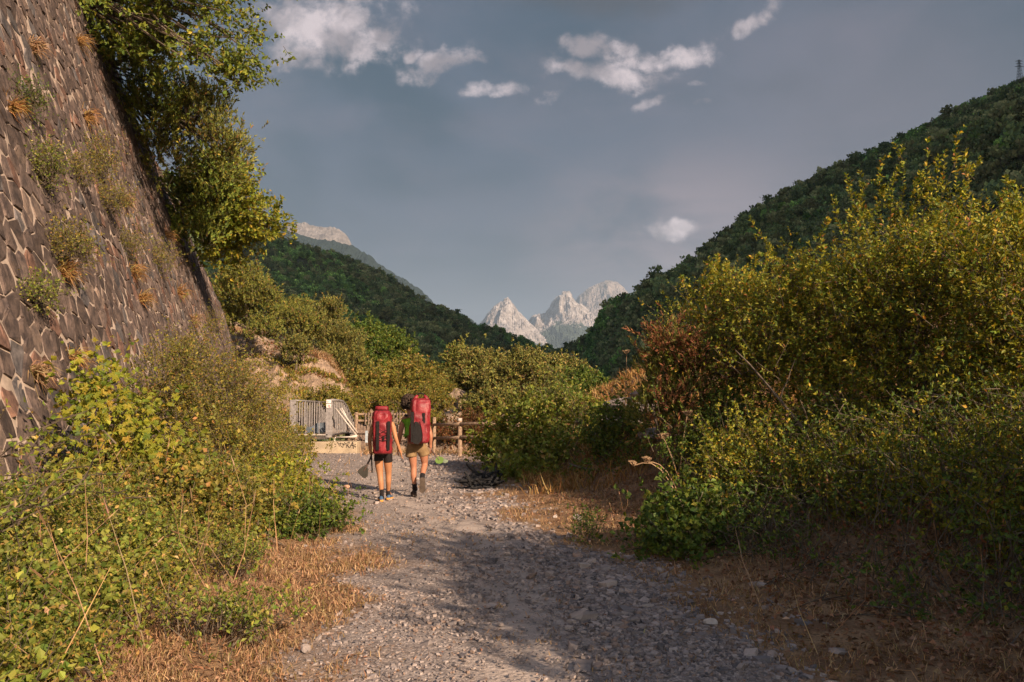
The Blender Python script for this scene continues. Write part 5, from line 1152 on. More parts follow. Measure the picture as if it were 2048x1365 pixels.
def hand_nodes(nodes, edges, pre, wrist, palm, fwd, side, roots, s=1.0):
    """five short chains rooted in the palm"""
    fwd = norm(np.array(fwd, float)); side = norm(np.array(side, float)); curl = norm(np.cross(fwd, side))
    for i, (o_, l) in enumerate([(-.030, .060), (-.010, .074), (.010, .070), (.029, .054)]):
        a = palm + side * o_ * s; b_ = a + fwd * (.045 + l * .4) * s; c_ = b_ + (fwd * .8 + curl * .5) * l * .6 * s
        for nm, v, r_ in (('a', a, .010), ('b', b_, .0095), ('c', c_, .0075)): nodes[f'{pre}f{i}{nm}'] = (v, r_ * s)
        edges += [(f'{pre}f{i}a', f'{pre}f{i}b'), (f'{pre}f{i}b', f'{pre}f{i}c')]; roots.append(f'{pre}f{i}a')
    a = palm - side * .025 * s - fwd * .03 * s; b_ = a - side * .03 * s + fwd * .03 * s; c_ = b_ + fwd * .032 * s
    for nm, v, r_ in (('a', a, .012), ('b', b_, .010), ('c', c_, .008)): nodes[f'{pre}t{nm}'] = (v, r_ * s)
    edges += [(f'{pre}ta', f'{pre}tb'), (f'{pre}tb', f'{pre}tc')]; roots.append(f'{pre}ta')
def head(parent, c_, s, skin, haircol, face, pre_mat, hair_r=1.0, curly=True):
    face = norm(np.array(face, float)); rgt = norm(np.cross(face, [0, 0, 1])); up = np.cross(rgt, face)
    EY = principled('eye', (.7, .66, .62), rough=.3); LIP = principled('lip', (.40, .14, .11), rough=.5)
    for sg in (-1, 1):
        V, Fq = rock_mesh((0, 0, 0), (1, 1, 1), 3, 1.0); 
        import bmesh
        bm = bmesh.new(); bmesh.ops.create_uvsphere(bm, u_segments=8, v_segments=6, radius=.012 * s); q = MB(); fs4 = [[v.index for v in f.verts] for f in bm.faces]
        q.add(np.array([v.co[:] for v in bm.verts]) + c_ + face * .088 * s + rgt * .032 * sg * s + up * .0 * s, [np.array([f for f in fs4 if len(f) == 4]), np.array([f for f in fs4 if len(f) == 3])]); bm.free(); q.build('eye', EY, parent, smooth=True)
        q = MB(); q.tube([c_ + rgt * sg * .082 * s + up * .02 * s, c_ + rgt * sg * .096 * s + up * .012 * s - face * .008, c_ + rgt * sg * .086 * s - up * .03 * s], [.010, .016, .008], 6); q.build('ear', skin, parent, smooth=True)
    q = MB(); q.tube([c_ + face * .088 * s + up * .012 * s, c_ + face * .108 * s - up * .018 * s, c_ + face * .090 * s - up * .026 * s], [.008, .014, .010], 6); q.build('nose', skin, parent, smooth=True)
    q = MB(); q.tube([c_ + face * .086 * s - up * .052 * s - rgt * .024, c_ + face * .094 * s - up * .054 * s, c_ + face * .086 * s - up * .052 * s + rgt * .024], [.004, .008, .004], 6); q.build('mouth', LIP, parent, smooth=True)
    hm = principled(haircol[0], haircol[1], rough=.8, noise_amt=.4, nscale=40, bump=.8, bscale=60)
    q = MB(); n_ = 260 if curly else 120; d_ = norm(rs.normal(size=(n_ * 3, 3))); d_ = d_[(d_ @ face < .35) & (d_ @ up > -.75)][:n_]
    for v in d_:
        p0 = c_ + v * np.array([.078, .09, .10]) * s + up * .01; sp_ = .028 if curly else .012; a = norm(np.cross(v, rs.normal(size=3)))
        q.tube([p0, p0 + v * sp_ * hair_r + a * .012, p0 + v * sp_ * 1.5 * hair_r - a * .012 - up * .008], [.018, .017, .008], 5)
    o = q.build('hair', hm, parent, smooth=True); o['kind'] = 'stuff'

def loft_rings(rings, n=28, e=3.0, yaw=0.0, crease=.0, seed=0, cap=True):
    """rounded-box rings (centre, half width, half depth)"""
    V = []; a = np.arange(n) / n * 2 * math.pi
    for (c_, hw, hd) in rings:
        x = np.sign(np.cos(a)) * abs(np.cos(a)) ** (2 / e) * hw; y = np.sign(np.sin(a)) * abs(np.sin(a)) ** (2 / e) * hd
        V.append(np.stack([x * math.cos(yaw) - y * math.sin(yaw) + c_[0], x * math.sin(yaw) + y * math.cos(yaw) + c_[1], np.full(n, c_[2])], 1))
    V = np.array(V); m_ = len(rings)
    if crease:
        cen = np.array([r_[0] for r_ in rings])[:, None, :]; o_ = norm((V - cen) * np.array([1, 1, 0]))
        aa = np.broadcast_to(a[None], V.shape[:2]); zz = V[:, :, 2]
        V = V + o_ * ((fbm(aa * 2.3 + 9, zz * 9, 3, seed, ridged=True) - .6) * crease * 2)[:, :, None]
    i = np.arange(m_ - 1)[:, None] * n; j = np.arange(n)[None]; j2 = (j + 1) % n
    F_ = [np.stack([i + j, i + j2, i + n + j2, i + n + j], -1).reshape(-1, 4)]
    if cap: F_ += [np.arange(n)[::-1][None], (np.arange(n) + (m_ - 1) * n)[None]]
    return V.reshape(-1, 3), F_
REDC = principled('red_dry_bag', (.235, .018, .025), col2=(.14, .010, .016), rough=.5, nscale=6, bump=.6, bscale=10, spec=.4)
BLACKC = principled('black_webbing', (.010, .008, .008), rough=.85, nscale=20, bump=.3)
SHORTB = principled('black_lycra', (.016, .011, .011), rough=.7, nscale=12, bump=.2)
KHAKI = principled('khaki_cotton', (.27, .175, .09), col2=(.19, .12, .06), rough=.9, nscale=9, bump=.5, bscale=16)
SOCK = principled('dark_sock', (.014, .011, .012), rough=.95)
def fabric_strip(parent, pts, w, m, name='strap', th=.012, nrm=(0, -1, 0), xdir=(1, 0, 0)):
    p = np.array(pts); xd = np.array(xdir) * w / 2; nn_ = np.array(nrm) * th; q = MB(); n = len(p)
    V = np.stack([p - xd, p + xd, p + xd + nn_, p - xd + nn_], 1).reshape(-1, 3); i = np.arange(n - 1)[:, None] * 4
    F_ = np.concatenate([i + np.array([[a, (a + 1) % 4, (a + 1) % 4 + 4, a + 4]]) for a in range(4)])
    q.add(V, [F_, np.array([[3, 2, 1, 0]]), np.array([[0, 1, 2, 3]]) + (n - 1) * 4]); return q.build(name, m, parent)
def shoe(parent, heel, toe, up, mU, mS, s=1.0, name='shoe'):
    heel = np.array(heel); toe = np.array(toe); ax = norm(toe - heel); L = np.linalg.norm(toe - heel); up = norm(np.array(up) - ax * (np.array(up) @ ax)); sd_ = np.cross(ax, up)
    q = MB(); n = 12; a = np.arange(n) / n * 2 * math.pi; V = []
    for t_, w_, h_ in ((0, .026, .05), (.08, .034, .075), (.25, .036, .095), (.42, .036, .080), (.6, .043, .058), (.8, .046, .048), (.95, .034, .036), (1, .016, .02)):
        c_ = heel + ax * L * t_; V.append(c_ + sd_ * (np.cos(a) * w_)[:, None] * s + up * ((np.sin(a) * .5 + .5) * h_ * s)[:, None])
    V = np.array(V); m_ = len(V); i = np.arange(m_ - 1)[:, None] * n; j = np.arange(n)[None]; j2 = (j + 1) % n
    q.add(V.reshape(-1, 3), [np.stack([i + j, i + n + j, i + n + j2, i + j2], -1).reshape(-1, 4), np.arange(n)[None], (np.arange(n)[::-1] + (m_ - 1) * n)[None]]); u_ = q.build(name, mU, parent, smooth=True)
    q = MB(); V = []
    for t_, w_ in ((-.02, .024), (.08, .036), (.3, .034), (.6, .045), (.85, .044), (1.0, .022)):
        c_ = heel + ax * L * t_; V += [c_ - sd_ * w_ * s + up * .022 * s, c_ + sd_ * w_ * s + up * .022 * s, c_ + sd_ * w_ * s - up * .008, c_ - sd_ * w_ * s - up * .008]
    m_ = 6; i = np.arange(m_ - 1)[:, None] * 4; F_ = np.concatenate([i + np.array([[a_, (a_ + 1) % 4, (a_ + 1) % 4 + 4, a_ + 4]]) for a_ in range(4)])
    q.add(np.array(V), [F_, np.array([[3, 2, 1, 0]]), np.array([[0, 1, 2, 3]]) + 20]); so = q.build('sole', mS, parent); so.parent = u_
    return u_

# --- woman, left
DW = ground_d(766, 1000)
fw = P(766, 1000, DW); dzw = 0.0
def W(px, py, dy=0.0):
    v = P(px, py, DW + dy); v[2] += dzw; return v
wm = thing('person', (fw[0], DW, g(fw[0], DW)), 'hiker on the left in tight black shorts, bare legs lit by the sun, walking away', 'person')
N = {'pelvis': (W(766, 903, .02), (.125, .10)), 'waist': (W(766, 886, .02), (.10, .08)), 'chest': (W(766, 862, .03), (.125, .09)), 'neckb': (W(766, 842, .05), (.075, .06)), 'neck': (W(766, 838, .08), .045),
     'head': (W(766, 832, .12), .066), 'head2': (W(766, 826, .15), .075), 'head3': (W(766, 821, .14), .058),
     'ls': (W(748.5, 845, .03), .050), 'le': (W(739, 878, .0), .038), 'lw': (W(741, 903, .02), .026), 'lp': (W(742.5, 909, .05), .026),
     'rs': (W(784, 845, .03), .050), 're': (W(791.5, 877, -.02), .036), 'rw': (W(800, 902, .05), .024), 'rp': (W(802, 908, .07), .027),
     'lh': (W(758.5, 908, .02), .082), 'lt': (W(757.5, 928, .03), .076), 'lk': (W(760.5, 953, .03), .052), 'lc': (W(761.5, 965, .0), .053), 'la': (W(763.5, 989, .0), .032), 
     'rh': (W(774.5, 908, .02), .082), 'rt': (W(776, 927, .06), .076), 'rk': (W(777, 950, .14), .052), 'rc': (W(777, 962, .13), .053), 'ra': (W(776.5, 984, .22), .032)}
N['lf'] = (N['la'][0] + np.array([-.01, .12, -.06]), .025); N['rf'] = (N['ra'][0] + np.array([.02, .12, -.06]), .025)
E = [('pelvis', 'waist'), ('waist', 'chest'), ('chest', 'neckb'), ('neckb', 'neck'), ('neck', 'head'), ('head', 'head2'), ('head2', 'head3'), ('chest', 'ls'), ('ls', 'le'), ('le', 'lw'), ('lw', 'lp'), ('chest', 'rs'), ('rs', 're'), ('re', 'rw'), ('rw', 'rp'),
     ('pelvis', 'lh'), ('lh', 'lt'), ('lt', 'lk'), ('lk', 'lc'), ('lc', 'la'), ('la', 'lf'), ('pelvis', 'rh'), ('rh', 'rt'), ('rt', 'rk'), ('rk', 'rc'), ('rc', 'ra'), ('ra', 'rf')]
rts = ['pelvis']; hand_nodes(N, E, 'L', None, N['lp'][0], (.0, .1, -1), (0, 1, 0), rts, .9); hand_nodes(N, E, 'R', None, N['rp'][0], (.25, .1, -1), (-.2, 1, 0), rts, .9)
skin_body('body', N, E, SKINW, wm, rts)
SN = {'w': (W(766, 891, .02), (.115, .10)), 'p': (W(766, 903, .02), (.145, .125)), 'l': (W(758, 911, .02), .094), 'l2': (W(757.2, 920, .03), .087), 'l3': (W(757.3, 924, .03), .084), 'r': (W(775, 911, .03), .094), 'r2': (W(776, 921, .05), .087), 'r3': (W(776.3, 926, .06), .084)}
skin_body('shorts', SN, [('w', 'p'), ('p', 'l'), ('l', 'l2'), ('l2', 'l3'), ('p', 'r'), ('r', 'r2'), ('r2', 'r3')], SHORTB, wm, 'p')
TN = {'a': (W(766, 893, .02), (.112, .09)), 'b': (W(766, 880, .02), (.112, .09)), 'c': (W(766, 862, .03), (.135, .10)), 'd': (W(766, 850, .04), (.10, .08))}
skin_body('vest_top', TN, [('a', 'b'), ('b', 'c'), ('c', 'd')], SHORTB, wm, 'b')
head(wm, W(766, 827, .15), .82, SKINW, ('dark_hair', (.05, .03, .02)), (0, 1, 0), None, curly=False)
BLUE = principled('blue_shoe', (.05, .11, .20), col2=(.03, .06, .12), rough=.6, nscale=20); ORNG = principled('orange_sole', (.55, .26, .06), rough=.7)
zf = lambda v: np.array([v[0], v[1], g(v[0], v[1]) + .012])
shoe(wm, zf(W(763, 1000, -.07)), zf(W(760, 1000, .18)), (0, 0, 1), BLUE, ORNG, .95); shoe(wm, zf(W(776, 1000, .17)), zf(W(783, 1000, .40)), (0, 0, 1), BLUE, ORNG, .95)
for a, b_ in ((N['la'][0], W(763.2, 979, .0)), (N['ra'][0], W(776.8, 975, .2))): q = MB(); q.tube([a + np.array([0, .01, -.07]), a, b_], [.042, .037, .040], 10); q.build('sock', SOCK, wm, smooth=True)
# her backpack
bpw = thing('backpack', W(764, 905, -.2), 'red roll-top dry bag carried as a backpack by the left hiker, black strips down it', 'backpack')
zz = [(908, 15.5, .10), (906, 18.0, .135), (900, 18.8, .15), (885, 19, .155), (870, 18.6, .155), (855, 18.2, .155), (845, 18.8, .15), (836, 19.3, .15), (829, 18.6, .14), (824, 15.2, .115), (821.5, 12.5, .085)]
V, F_ = loft_rings([(W(765 - (908 - py) * .015, py, -.27), hw * DW / F, hd) for py, hw, hd in zz for _ in (0,)], 40, 3.4, 0, .014, 3)
# finer rings
def dense(zz, k=4): a = np.array(zz, float); t_ = np.arange(len(a)); q = np.linspace(0, len(a) - 1, (len(a) - 1) * k + 1); return np.stack([np.interp(q, t_, a[:, j]) for j in range(a.shape[1])], 1)
V, F_ = loft_rings([(W(765 - (908 - py) * .015, py, -.27), hw * .93 * DW / F, hd) for py, hw, hd in dense(zz)], 48, 3.4, 0, .026, 3)
build('bag', V, F_, REDC, bpw, smooth=True)
zt = [(821.5, 11.8, .05), (819, 13, .07), (815.5, 12.6, .07), (812.5, 10.5, .045)]
V, F_ = loft_rings([(W(764, py, -.27), hw * DW / F, hd) for py, hw, hd in dense(zt)], 30, 2.6, 0, .014, 8); build('roll_top', V, F_, REDC, bpw, smooth=True)
V, F_ = loft_rings([(W(764, py, -.27), hw * DW / F, hd) for py, hw, hd in ((824, 12.2, .078), (822.5, 12.8, .084), (821, 12.2, .076))], 30, 2.8); build('closure_band', V, F_, BLACKC, bpw, smooth=True)
for px0, px1 in ((756, 755), (778, 776.5)):
    fabric_strip(bpw, [W(px0 + (px1 - px0) * t_, 843 + 58 * t_, -.27 - .163 - (.004 if .1 < t_ < .95 else -.01)) for t_ in np.linspace(0, 1, 9)], .047, BLACKC)
for a, b_ in [((757, 858), (776, 868)), ((776, 858), (758, 868)), ((758, 868), (776, 878)), ((776, 868), (757, 878)), ((757, 881), (777, 881)), ((767, 872), (767, 882))]:
    q = MB(); m_ = (np.array(a) + np.array(b_)) / 2; q.tube([W(a[0], a[1], -.44), W(m_[0], m_[1] + .6, -.447), W(b_[0], b_[1], -.44)], .0045 if a[0] != 767 else .012, 5); q.build('cord', BLACKC, bpw)
for sg in (-1, 1): fabric_strip(bpw, [W(766 + sg * 11, 838, -.13), W(766 + sg * 12.5, 836, .0), W(766 + sg * 12.5, 842, .12), W(766 + sg * 12, 865, .16), W(766 + sg * 13, 888, .04)], .045, BLACKC, 'shoulder_strap')
# her paddle
def paddle(name, label, shaft, blade, d_, mShaft, mBlade, r_=.015, tip=None, mTip=None, Wf=None):
    rt = thing(name, Wf(*shaft[0]), label, 'paddle'); q = MB(); q.tube([Wf(*v) for v in shaft], r_, 8); q.build('shaft', mShaft, rt, smooth=True)
    q = MB(); prism(q, [Wf(*v) for v in blade], (0, .014, 0)); bl_ = q.build('blade', mBlade, rt)
    c_ = [Wf(*v) for v in (shaft[-1], tuple(np.mean(np.array(blade), 0)))]; q = MB(); q.tube([c_[0] + np.array([0, -.003, 0]), c_[1] + np.array([0, -.006, 0])], [.014, .006], 6); q.build('blade_spine', mShaft, rt)
    if tip: q = MB(); prism(q, [Wf(*v) for v in tip], (0, .014, 0)); q.build('blade_tip', mTip, rt)
    return rt
GREYPL = principled('grey_plastic', (.045, .040, .034), rough=.45, noise_amt=.1); SHAFT = principled('dark_shaft', (.09, .055, .045), rough=.5)
bo = [(732.5, 931), (735.5, 937), (736.6, 945), (735, 953), (730.5, 957), (725, 955), (717.5, 948), (714.5, 944), (718, 939), (726, 933), (730, 931)]
paddle('paddle', 'dark grey paddle held low in the left hiker\'s left hand, blade near the ground', [(744.5, 906, .07), (740, 919, .0), (731.5, 936, -.12)], [(a, b_, -.12 + .004 * (i % 3)) for i, (a, b_) in enumerate(bo)], DW, SHAFT, GREYPL, Wf=W)
fabric_strip(wm, [W(743, 912, -.02), W(743.6, 925, -.03), W(744.2, 938, -.03), W(744.2, 946, -.02)], .022, BLACKC, 'hanging_strap', th=.006)

# --- man, right
DM = ground_d(832, 990)
fm = P(832, 990, DM); dzm = 0.0
def M(px, py, dy=0.0):
    v = P(px, py, DM + dy); v[2] += dzm; return v
mn = thing('person', (fm[0], DM, g(fm[0], DM)), 'taller hiker on the right in khaki shorts and lime top, one heel lifted in mid-stride', 'person')
N = {'pelvis': (M(833, 889, .02), (.14, .115)), 'waist': (M(831, 872, .03), (.125, .10)), 'chest': (M(828, 848, .05), (.16, .11)), 'neckb': (M(825, 832, .07), (.09, .07)), 'neck': (M(821, 824, .08), .052),
     'head': (M(818, 815, .10), .076), 'head2': (M(817.5, 806, .11), .088), 'head3': (M(818, 799, .10), .07),
     'ls': (M(808.5, 839, .06), .062), 'lm': (M(803.5, 852, .04), .052), 'le': (M(800, 870, .03), .043), 'lw': (M(796.5, 893, .07), .029), 'lp': (M(796, 900, .09), .032),
     'rs': (M(850, 842, .04), .060), 'rm': (M(857, 856, .02), .050), 're': (M(861.5, 872, .0), .042), 'rw': (M(861, 890, .05), .028), 'rp': (M(861, 897, .07), .031),
     'lh': (M(824, 896, .02), .096), 'lt': (M(825, 915, .04), .084), 'lk': (M(827.5, 936, .05), .058), 'lc': (M(827, 950, .02), .060), 'lc2': (M(828.5, 965, .02), .044), 'la': (M(829.5, 977, .03), .036),
     'rh': (M(843, 896, .02), .096), 'rt': (M(848, 912, .07), .084), 'rk': (M(849.5, 930, .10), .058), 'rc': (M(846.5, 941, -.02), .058), 'rc2': (M(845, 951, -.12), .042), 'ra': (M(844.5, 958, -.19), .036)}
N['lf'] = (N['la'][0] + np.array([-.015, .12, -.07]), .028); N['rf'] = (M(844, 975, -.19), .028)
E = [('pelvis', 'waist'), ('waist', 'chest'), ('chest', 'neckb'), ('neckb', 'neck'), ('neck', 'head'), ('head', 'head2'), ('head2', 'head3'), ('chest', 'ls'), ('ls', 'lm'), ('lm', 'le'), ('le', 'lw'), ('lw', 'lp'), ('chest', 'rs'), ('rs', 'rm'), ('rm', 're'), ('re', 'rw'), ('rw', 'rp'),
     ('pelvis', 'lh'), ('lh', 'lt'), ('lt', 'lk'), ('lk', 'lc'), ('lc', 'lc2'), ('lc2', 'la'), ('la', 'lf'), ('pelvis', 'rh'), ('rh', 'rt'), ('rt', 'rk'), ('rk', 'rc'), ('rc', 'rc2'), ('rc2', 'ra'), ('ra', 'rf')]
rts = ['pelvis']; hand_nodes(N, E, 'L', None, N['lp'][0], (-.05, .1, -1), (0, 1, 0), rts, 1.0); hand_nodes(N, E, 'R', None, N['rp'][0], (.1, .2, -1), (0, -1, 0), rts, 1.0)
skin_body('body', N, E, SKINM, mn, rts)
SN = {'w': (M(832, 877, .02), (.13, .11)), 'p': (M(833, 888, .02), (.165, .14)), 'l': (M(823, 899, .02), .115), 'l2': (M(822.5, 910, .03), .118), 'l3': (M(822.8, 916, .03), .119), 'r': (M(843.5, 898, .04), .113), 'r2': (M(848, 907, .07), .112), 'r3': (M(850, 913, .08), .110)}
skin_body('shorts', SN, [('w', 'p'), ('p', 'l'), ('l', 'l2'), ('l2', 'l3'), ('p', 'r'), ('r', 'r2'), ('r2', 'r3')], KHAKI, mn, 'p')
LIME = principled('lime_fabric', (.16, .40, .03), rough=.7, nscale=10); TOPD = principled('dark_top', (.06, .05, .03), rough=.8)
TN = {'b': (M(829.5, 868, .03), (.15, .12)), 'c': (M(827.5, 854, .05), (.175, .125)), 'd': (M(826, 844, .06), (.13, .10))}
skin_body('vest_top', TN, [('b', 'c'), ('c', 'd')], LIME, mn, 'c')
TN = {'a': (M(832, 882, .02), (.135, .11)), 'b': (M(830.5, 872, .03), (.148, .12))}
skin_body('waistband', TN, [('a', 'b')], TOPD, mn, 'a')
head(mn, M(817.5, 806, .11), .95, SKINM, ('dark_curly_hair', (.045, .028, .02)), (-.25, 1, 0), None, hair_r=1.7)
BOOT = principled('brown_boot', (.04, .024, .02), rough=.85, nscale=14, bump=.4); SOLE = principled('dusty_sole', (.09, .065, .05), rough=.9, bump=.5, bscale=50)
shoe(mn, zf(M(829.5, 990, -.06)), zf(M(826, 990, .24)), (0, 0, 1), BOOT, SOLE, 1.15)
shoe(mn, M(844.5, 957, -.26), M(844.5, 986, -.20), (0, 1, .15), BOOT, SOLE, 1.2)
for a, b_ in ((N['la'][0], M(828.8, 968, .02)), (N['ra'][0], M(845, 949, -.13))): q = MB(); q.tube([a + (a - b_) * .5, a, b_], [.046, .042, .046], 10); q.build('sock', SOCK, mn, smooth=True)
bpm = thing('backpack', M(840, 885, -.2), 'taller red dry bag on the right hiker\'s back, carrying loop on top, black wedge below', 'backpack')
zz = [(887, 14, .09), (885, 17.5, .125), (878, 19, .15), (865, 19.5, .16), (850, 19, .16), (838, 18.2, .155), (825, 18.0, .15), (812, 18.6, .14), (805, 18.4, .125), (801, 17.6, .10), (798.5, 14.5, .06), (797, 12, .03)]
YM = .16; cM = lambda py, dy=-.29: M(837.5 + (887 - py) * .055, py, dy)
V, F_ = loft_rings([(cM(py), hw * DM / F, hd) for py, hw, hd in dense(zz)], 48, 3.6, YM, .028, 13); build('bag', V, F_, REDC, bpm, smooth=True)
def onm(px, py, off=.0): c_ = cM(py); x = M(px, py)[0]; dx = (x - c_[0]); return np.array([x, c_[1] - .165 * math.cos(YM) + dx * math.tan(YM) - off, c_[2]])
for sg in (-1, 1):
    q = MB(); a = M(842 + sg * 13.5, 802, -.29); b_ = M(842 + sg * 6.5, 791, -.29); q.tube([a, (a + b_) / 2 + np.array([0, 0, .01]), b_], [.045, .033, .02], 8); q.build('handle_tab', REDC, bpm, smooth=True)
q = MB(); q.tube([M(834, 792, -.29), M(836, 788.5, -.29), M(842, 787, -.29), M(847, 788.5, -.29), M(849, 793, -.29)], .014, 8); q.build('handle', BLACKC, bpm, smooth=True)
fabric_strip(bpm, [onm(831.5, py, .004) for py in np.linspace(824, 884, 9)], .055, BLACKC); fabric_strip(bpm, [onm(853, py, .0) for py in np.linspace(826, 846, 5)], .045, BLACKC)
q = MB(); po = [(837, 843), (843, 844.5), (848, 855), (850, 868), (849, 880), (843, 888), (836, 887), (832, 884), (833, 862)]; prism(q, [onm(*v, .022) for v in po], (0, .05, 0)); q.build('front_panel', BLACKC, bpm)
q = MB(); fo = [(846, 842), (851.5, 842), (857, 858), (860, 876), (856, 881), (851, 884), (851.5, 870), (849.5, 856)]; prism(q, [onm(*v, .035) for v in fo], (0, .06, 0)); q.build('side_flap', REDC, bpm)
for sg, cx in ((-1, 812), (1, 846)): fabric_strip(bpm, [M(cx + 2, 833, -.16), M(cx, 829, .02), M(cx, 836, .17), M(cx, 856, .20), M(cx, 876, .06)], .05, BLACKC, 'shoulder_strap')
GRN = principled('green_plastic', (.13, .21, .05), rough=.35, noise_amt=.1); TIP = principled('grey_green_plastic', (.17, .20, .14), rough=.3)
paddle('paddle', 'paddle with a translucent-looking green blade pointing right from the taller hiker\'s right hand', [(858, 891, .04), (862, 899, .06), (868, 907, .0), (875, 916, -.05)],
       [(872.5, 916, -.06), (876, 913.2, -.06), (884, 914.5, -.06), (887, 917, -.06), (886, 925, -.06), (880, 928, -.06), (873.5, 927, -.06), (870, 922.5, -.06)], DM, SHAFT, GRN, tip=[(887.1, 917, -.06), (893, 919.5, -.06), (896.8, 921.5, -.06), (895, 925, -.06), (890, 927, -.06), (886.1, 925, -.06)], mTip=TIP, Wf=M)

# ------------------------------------------------------------------ gravel, stones, dry grass, leaf litter
def gravel(n, yl, yh, s0, seed, bias):
    st_ = np.random.RandomState(seed); y = yl * (yh / yl) ** st_.rand(n * 2); x = st_.uniform(-6, 3.2, n * 2)
    xl_ = np.interp(y, YS, XL); xr_ = np.interp(y, YS, XR); w_ = (fbm(x * 1.3, y * 1.3, 4, 21) - .5) * 1.6
    pm = sstep(-.45, .35, x - xl_ + w_) * sstep(-.7, .35, xr_ - x + w_); tk = np.exp(-((x - (xl_ + xr_) / 2 - .1 + .3 * np.sin(y * .5)) / .5) ** 2)
    dens_ = pm * (1 - .72 * tk) * (.35 + .65 * sstep(.3, .6, fbm(x * .9, y * .9, 3, 77))) * (.6 + .4 * sstep(-.3, .8, x - (xl_ + xr_) / 2))
    k = st_.rand(n * 2) < dens_ * bias; x, y = x[k], y[k]; n = len(x)
    s = s0 * np.exp(st_.normal(0, .40, n)) * (.8 + .45 * sstep(-.2, 1.0, x - np.interp(y, YS, (XL + XR) / 2)))
    cube = np.array([[a, b_, c_] for a in (-1, 1) for b_ in (-1, 1) for c_ in (-1, 1)], float)
    V = cube[None] * (1 + st_.uniform(-.45, .15, (n, 8, 3))); V = V * np.stack([s, s * st_.uniform(.5, 1, n), s * st_.uniform(.3, .65, n)], 1)[:, None]
    a = st_.rand(n) * 6.28; ca, sa = np.cos(a)[:, None], np.sin(a)[:, None]; tl = st_.normal(0, .25, (n, 1))
    X_ = V[:, :, 0] * ca - V[:, :, 1] * sa; Y_ = V[:, :, 0] * sa + V[:, :, 1] * ca; Z_ = V[:, :, 2] + X_ * tl
    V = np.stack([X_ + x[:, None], Y_ + y[:, None], Z_ + (G(x, y) + s * .18)[:, None]], -1).reshape(-1, 3)
    Fq = np.array([[0, 1, 3, 2], [4, 6, 7, 5], [0, 4, 5, 1], [2, 3, 7, 6], [0, 2, 6, 4], [1, 5, 7, 3]]); F_ = (np.arange(n)[:, None, None] * 8 + Fq[None]).reshape(-1, 4)
    c_ = np.array([[.32, .265, .25], [.235, .195, .19], [.16, .14, .145], [.37, .30, .27], [.30, .21, .17]])[st_.choice(5, n, p=[.32, .28, .2, .1, .1])] * st_.uniform(.62, 1.12, (n, 1))
    return V, F_, np.repeat(np.clip(c_, .02, .7), 8, 0)
m, t, o = mat_new('gravel_stone'); b = t.new('ShaderNodeBsdfPrincipled'); t.l.new(b.outputs[0], o.inputs[0]); b.inputs['Roughness'].default_value = .85; b.inputs['Specular IOR Level'].default_value = .25
a_ = t.new('ShaderNodeAttribute', attribute_name='tint'); t.l.new(t.vmath('MULTIPLY', a_.outputs['Color'], t.mix(t.noise(t.new('ShaderNodeTexCoord').outputs['Object'], 60, 4), (.75, .75, .75), (1.2, 1.2, 1.2))).outputs[0], b.inputs['Base Color'])
q = MB()
for args in ((34000, 4.2, 9.5, .0095, 5, .95), (32000, 6, 26, .0165, 6, .6), (1800, 4.2, 20, .024, 7, .5)): q.add(*gravel(*args))
o = q.build('gravel', m); o['kind'] = 'stuff'

SL = [(1157, 1037, .11, .6, 'pale rounded stone in the dry grass right of the track, the largest there', PALEROCK), (1110, 1031, .055, .6, 'small pinkish stone left of the largest pale stone', PALEROCK), (1012, 1012, .06, .6, 'pale stone lying by itself where the gravel meets the grass', PALEROCK),
      (1335, 1080, .09, .35, 'flat grey slab beside the low bright green bush', ROCK), (1665, 1293, .085, .4, 'flat grey slab among the dead leaves at the lower right', ROCK), (1640, 1357, .08, .35, 'grey slab cut by the bottom edge of the view', ROCK), (1510, 1165, .09, .5, 'grey stone half hidden under the hedge foot', ROCK),
      (1415, 1237, .06, .6, 'pale stone on the right-hand edge of the gravel', PALEROCK), (1530, 1300, .055, .6, 'grey stone near the last of the gravel at the lower right', ROCK), (618, 1195, .05, .6, 'dark stone in the dry grass left of the track', ROCK), (620, 1290, .06, .6, 'rounded grey stone beside a dry grass tuft at the lower left', ROCK), (696, 975, .075, .7, 'reddish stone lying in the hikers\' shadow', principled('reddish_rock', (.42, .25, .17), rough=.9)),
      (785, 1063, .05, .6, 'pale stone in the middle of the shaded gravel', PALEROCK), (1290, 1205, .06, .5, 'broad light stone on the gravel heap', PALEROCK)]
for i, (px, py, s_, fl, lab, mt) in enumerate(SL):
    d = CAMZ * F / (py - 800); x = P(px, 800, d)[0]
    for _ in range(8): d = (CAMZ - g(x, d)) * F / (py - 800); x = P(px, 800, d)[0]
    V, Fq = rock_mesh((x, d, g(x, d) + s_ * fl * .35), (s_ * 1.15, s_ * .85, s_), 300 + i, fl); settag(build('stone', V, [Fq], mt), lab, 'stone')

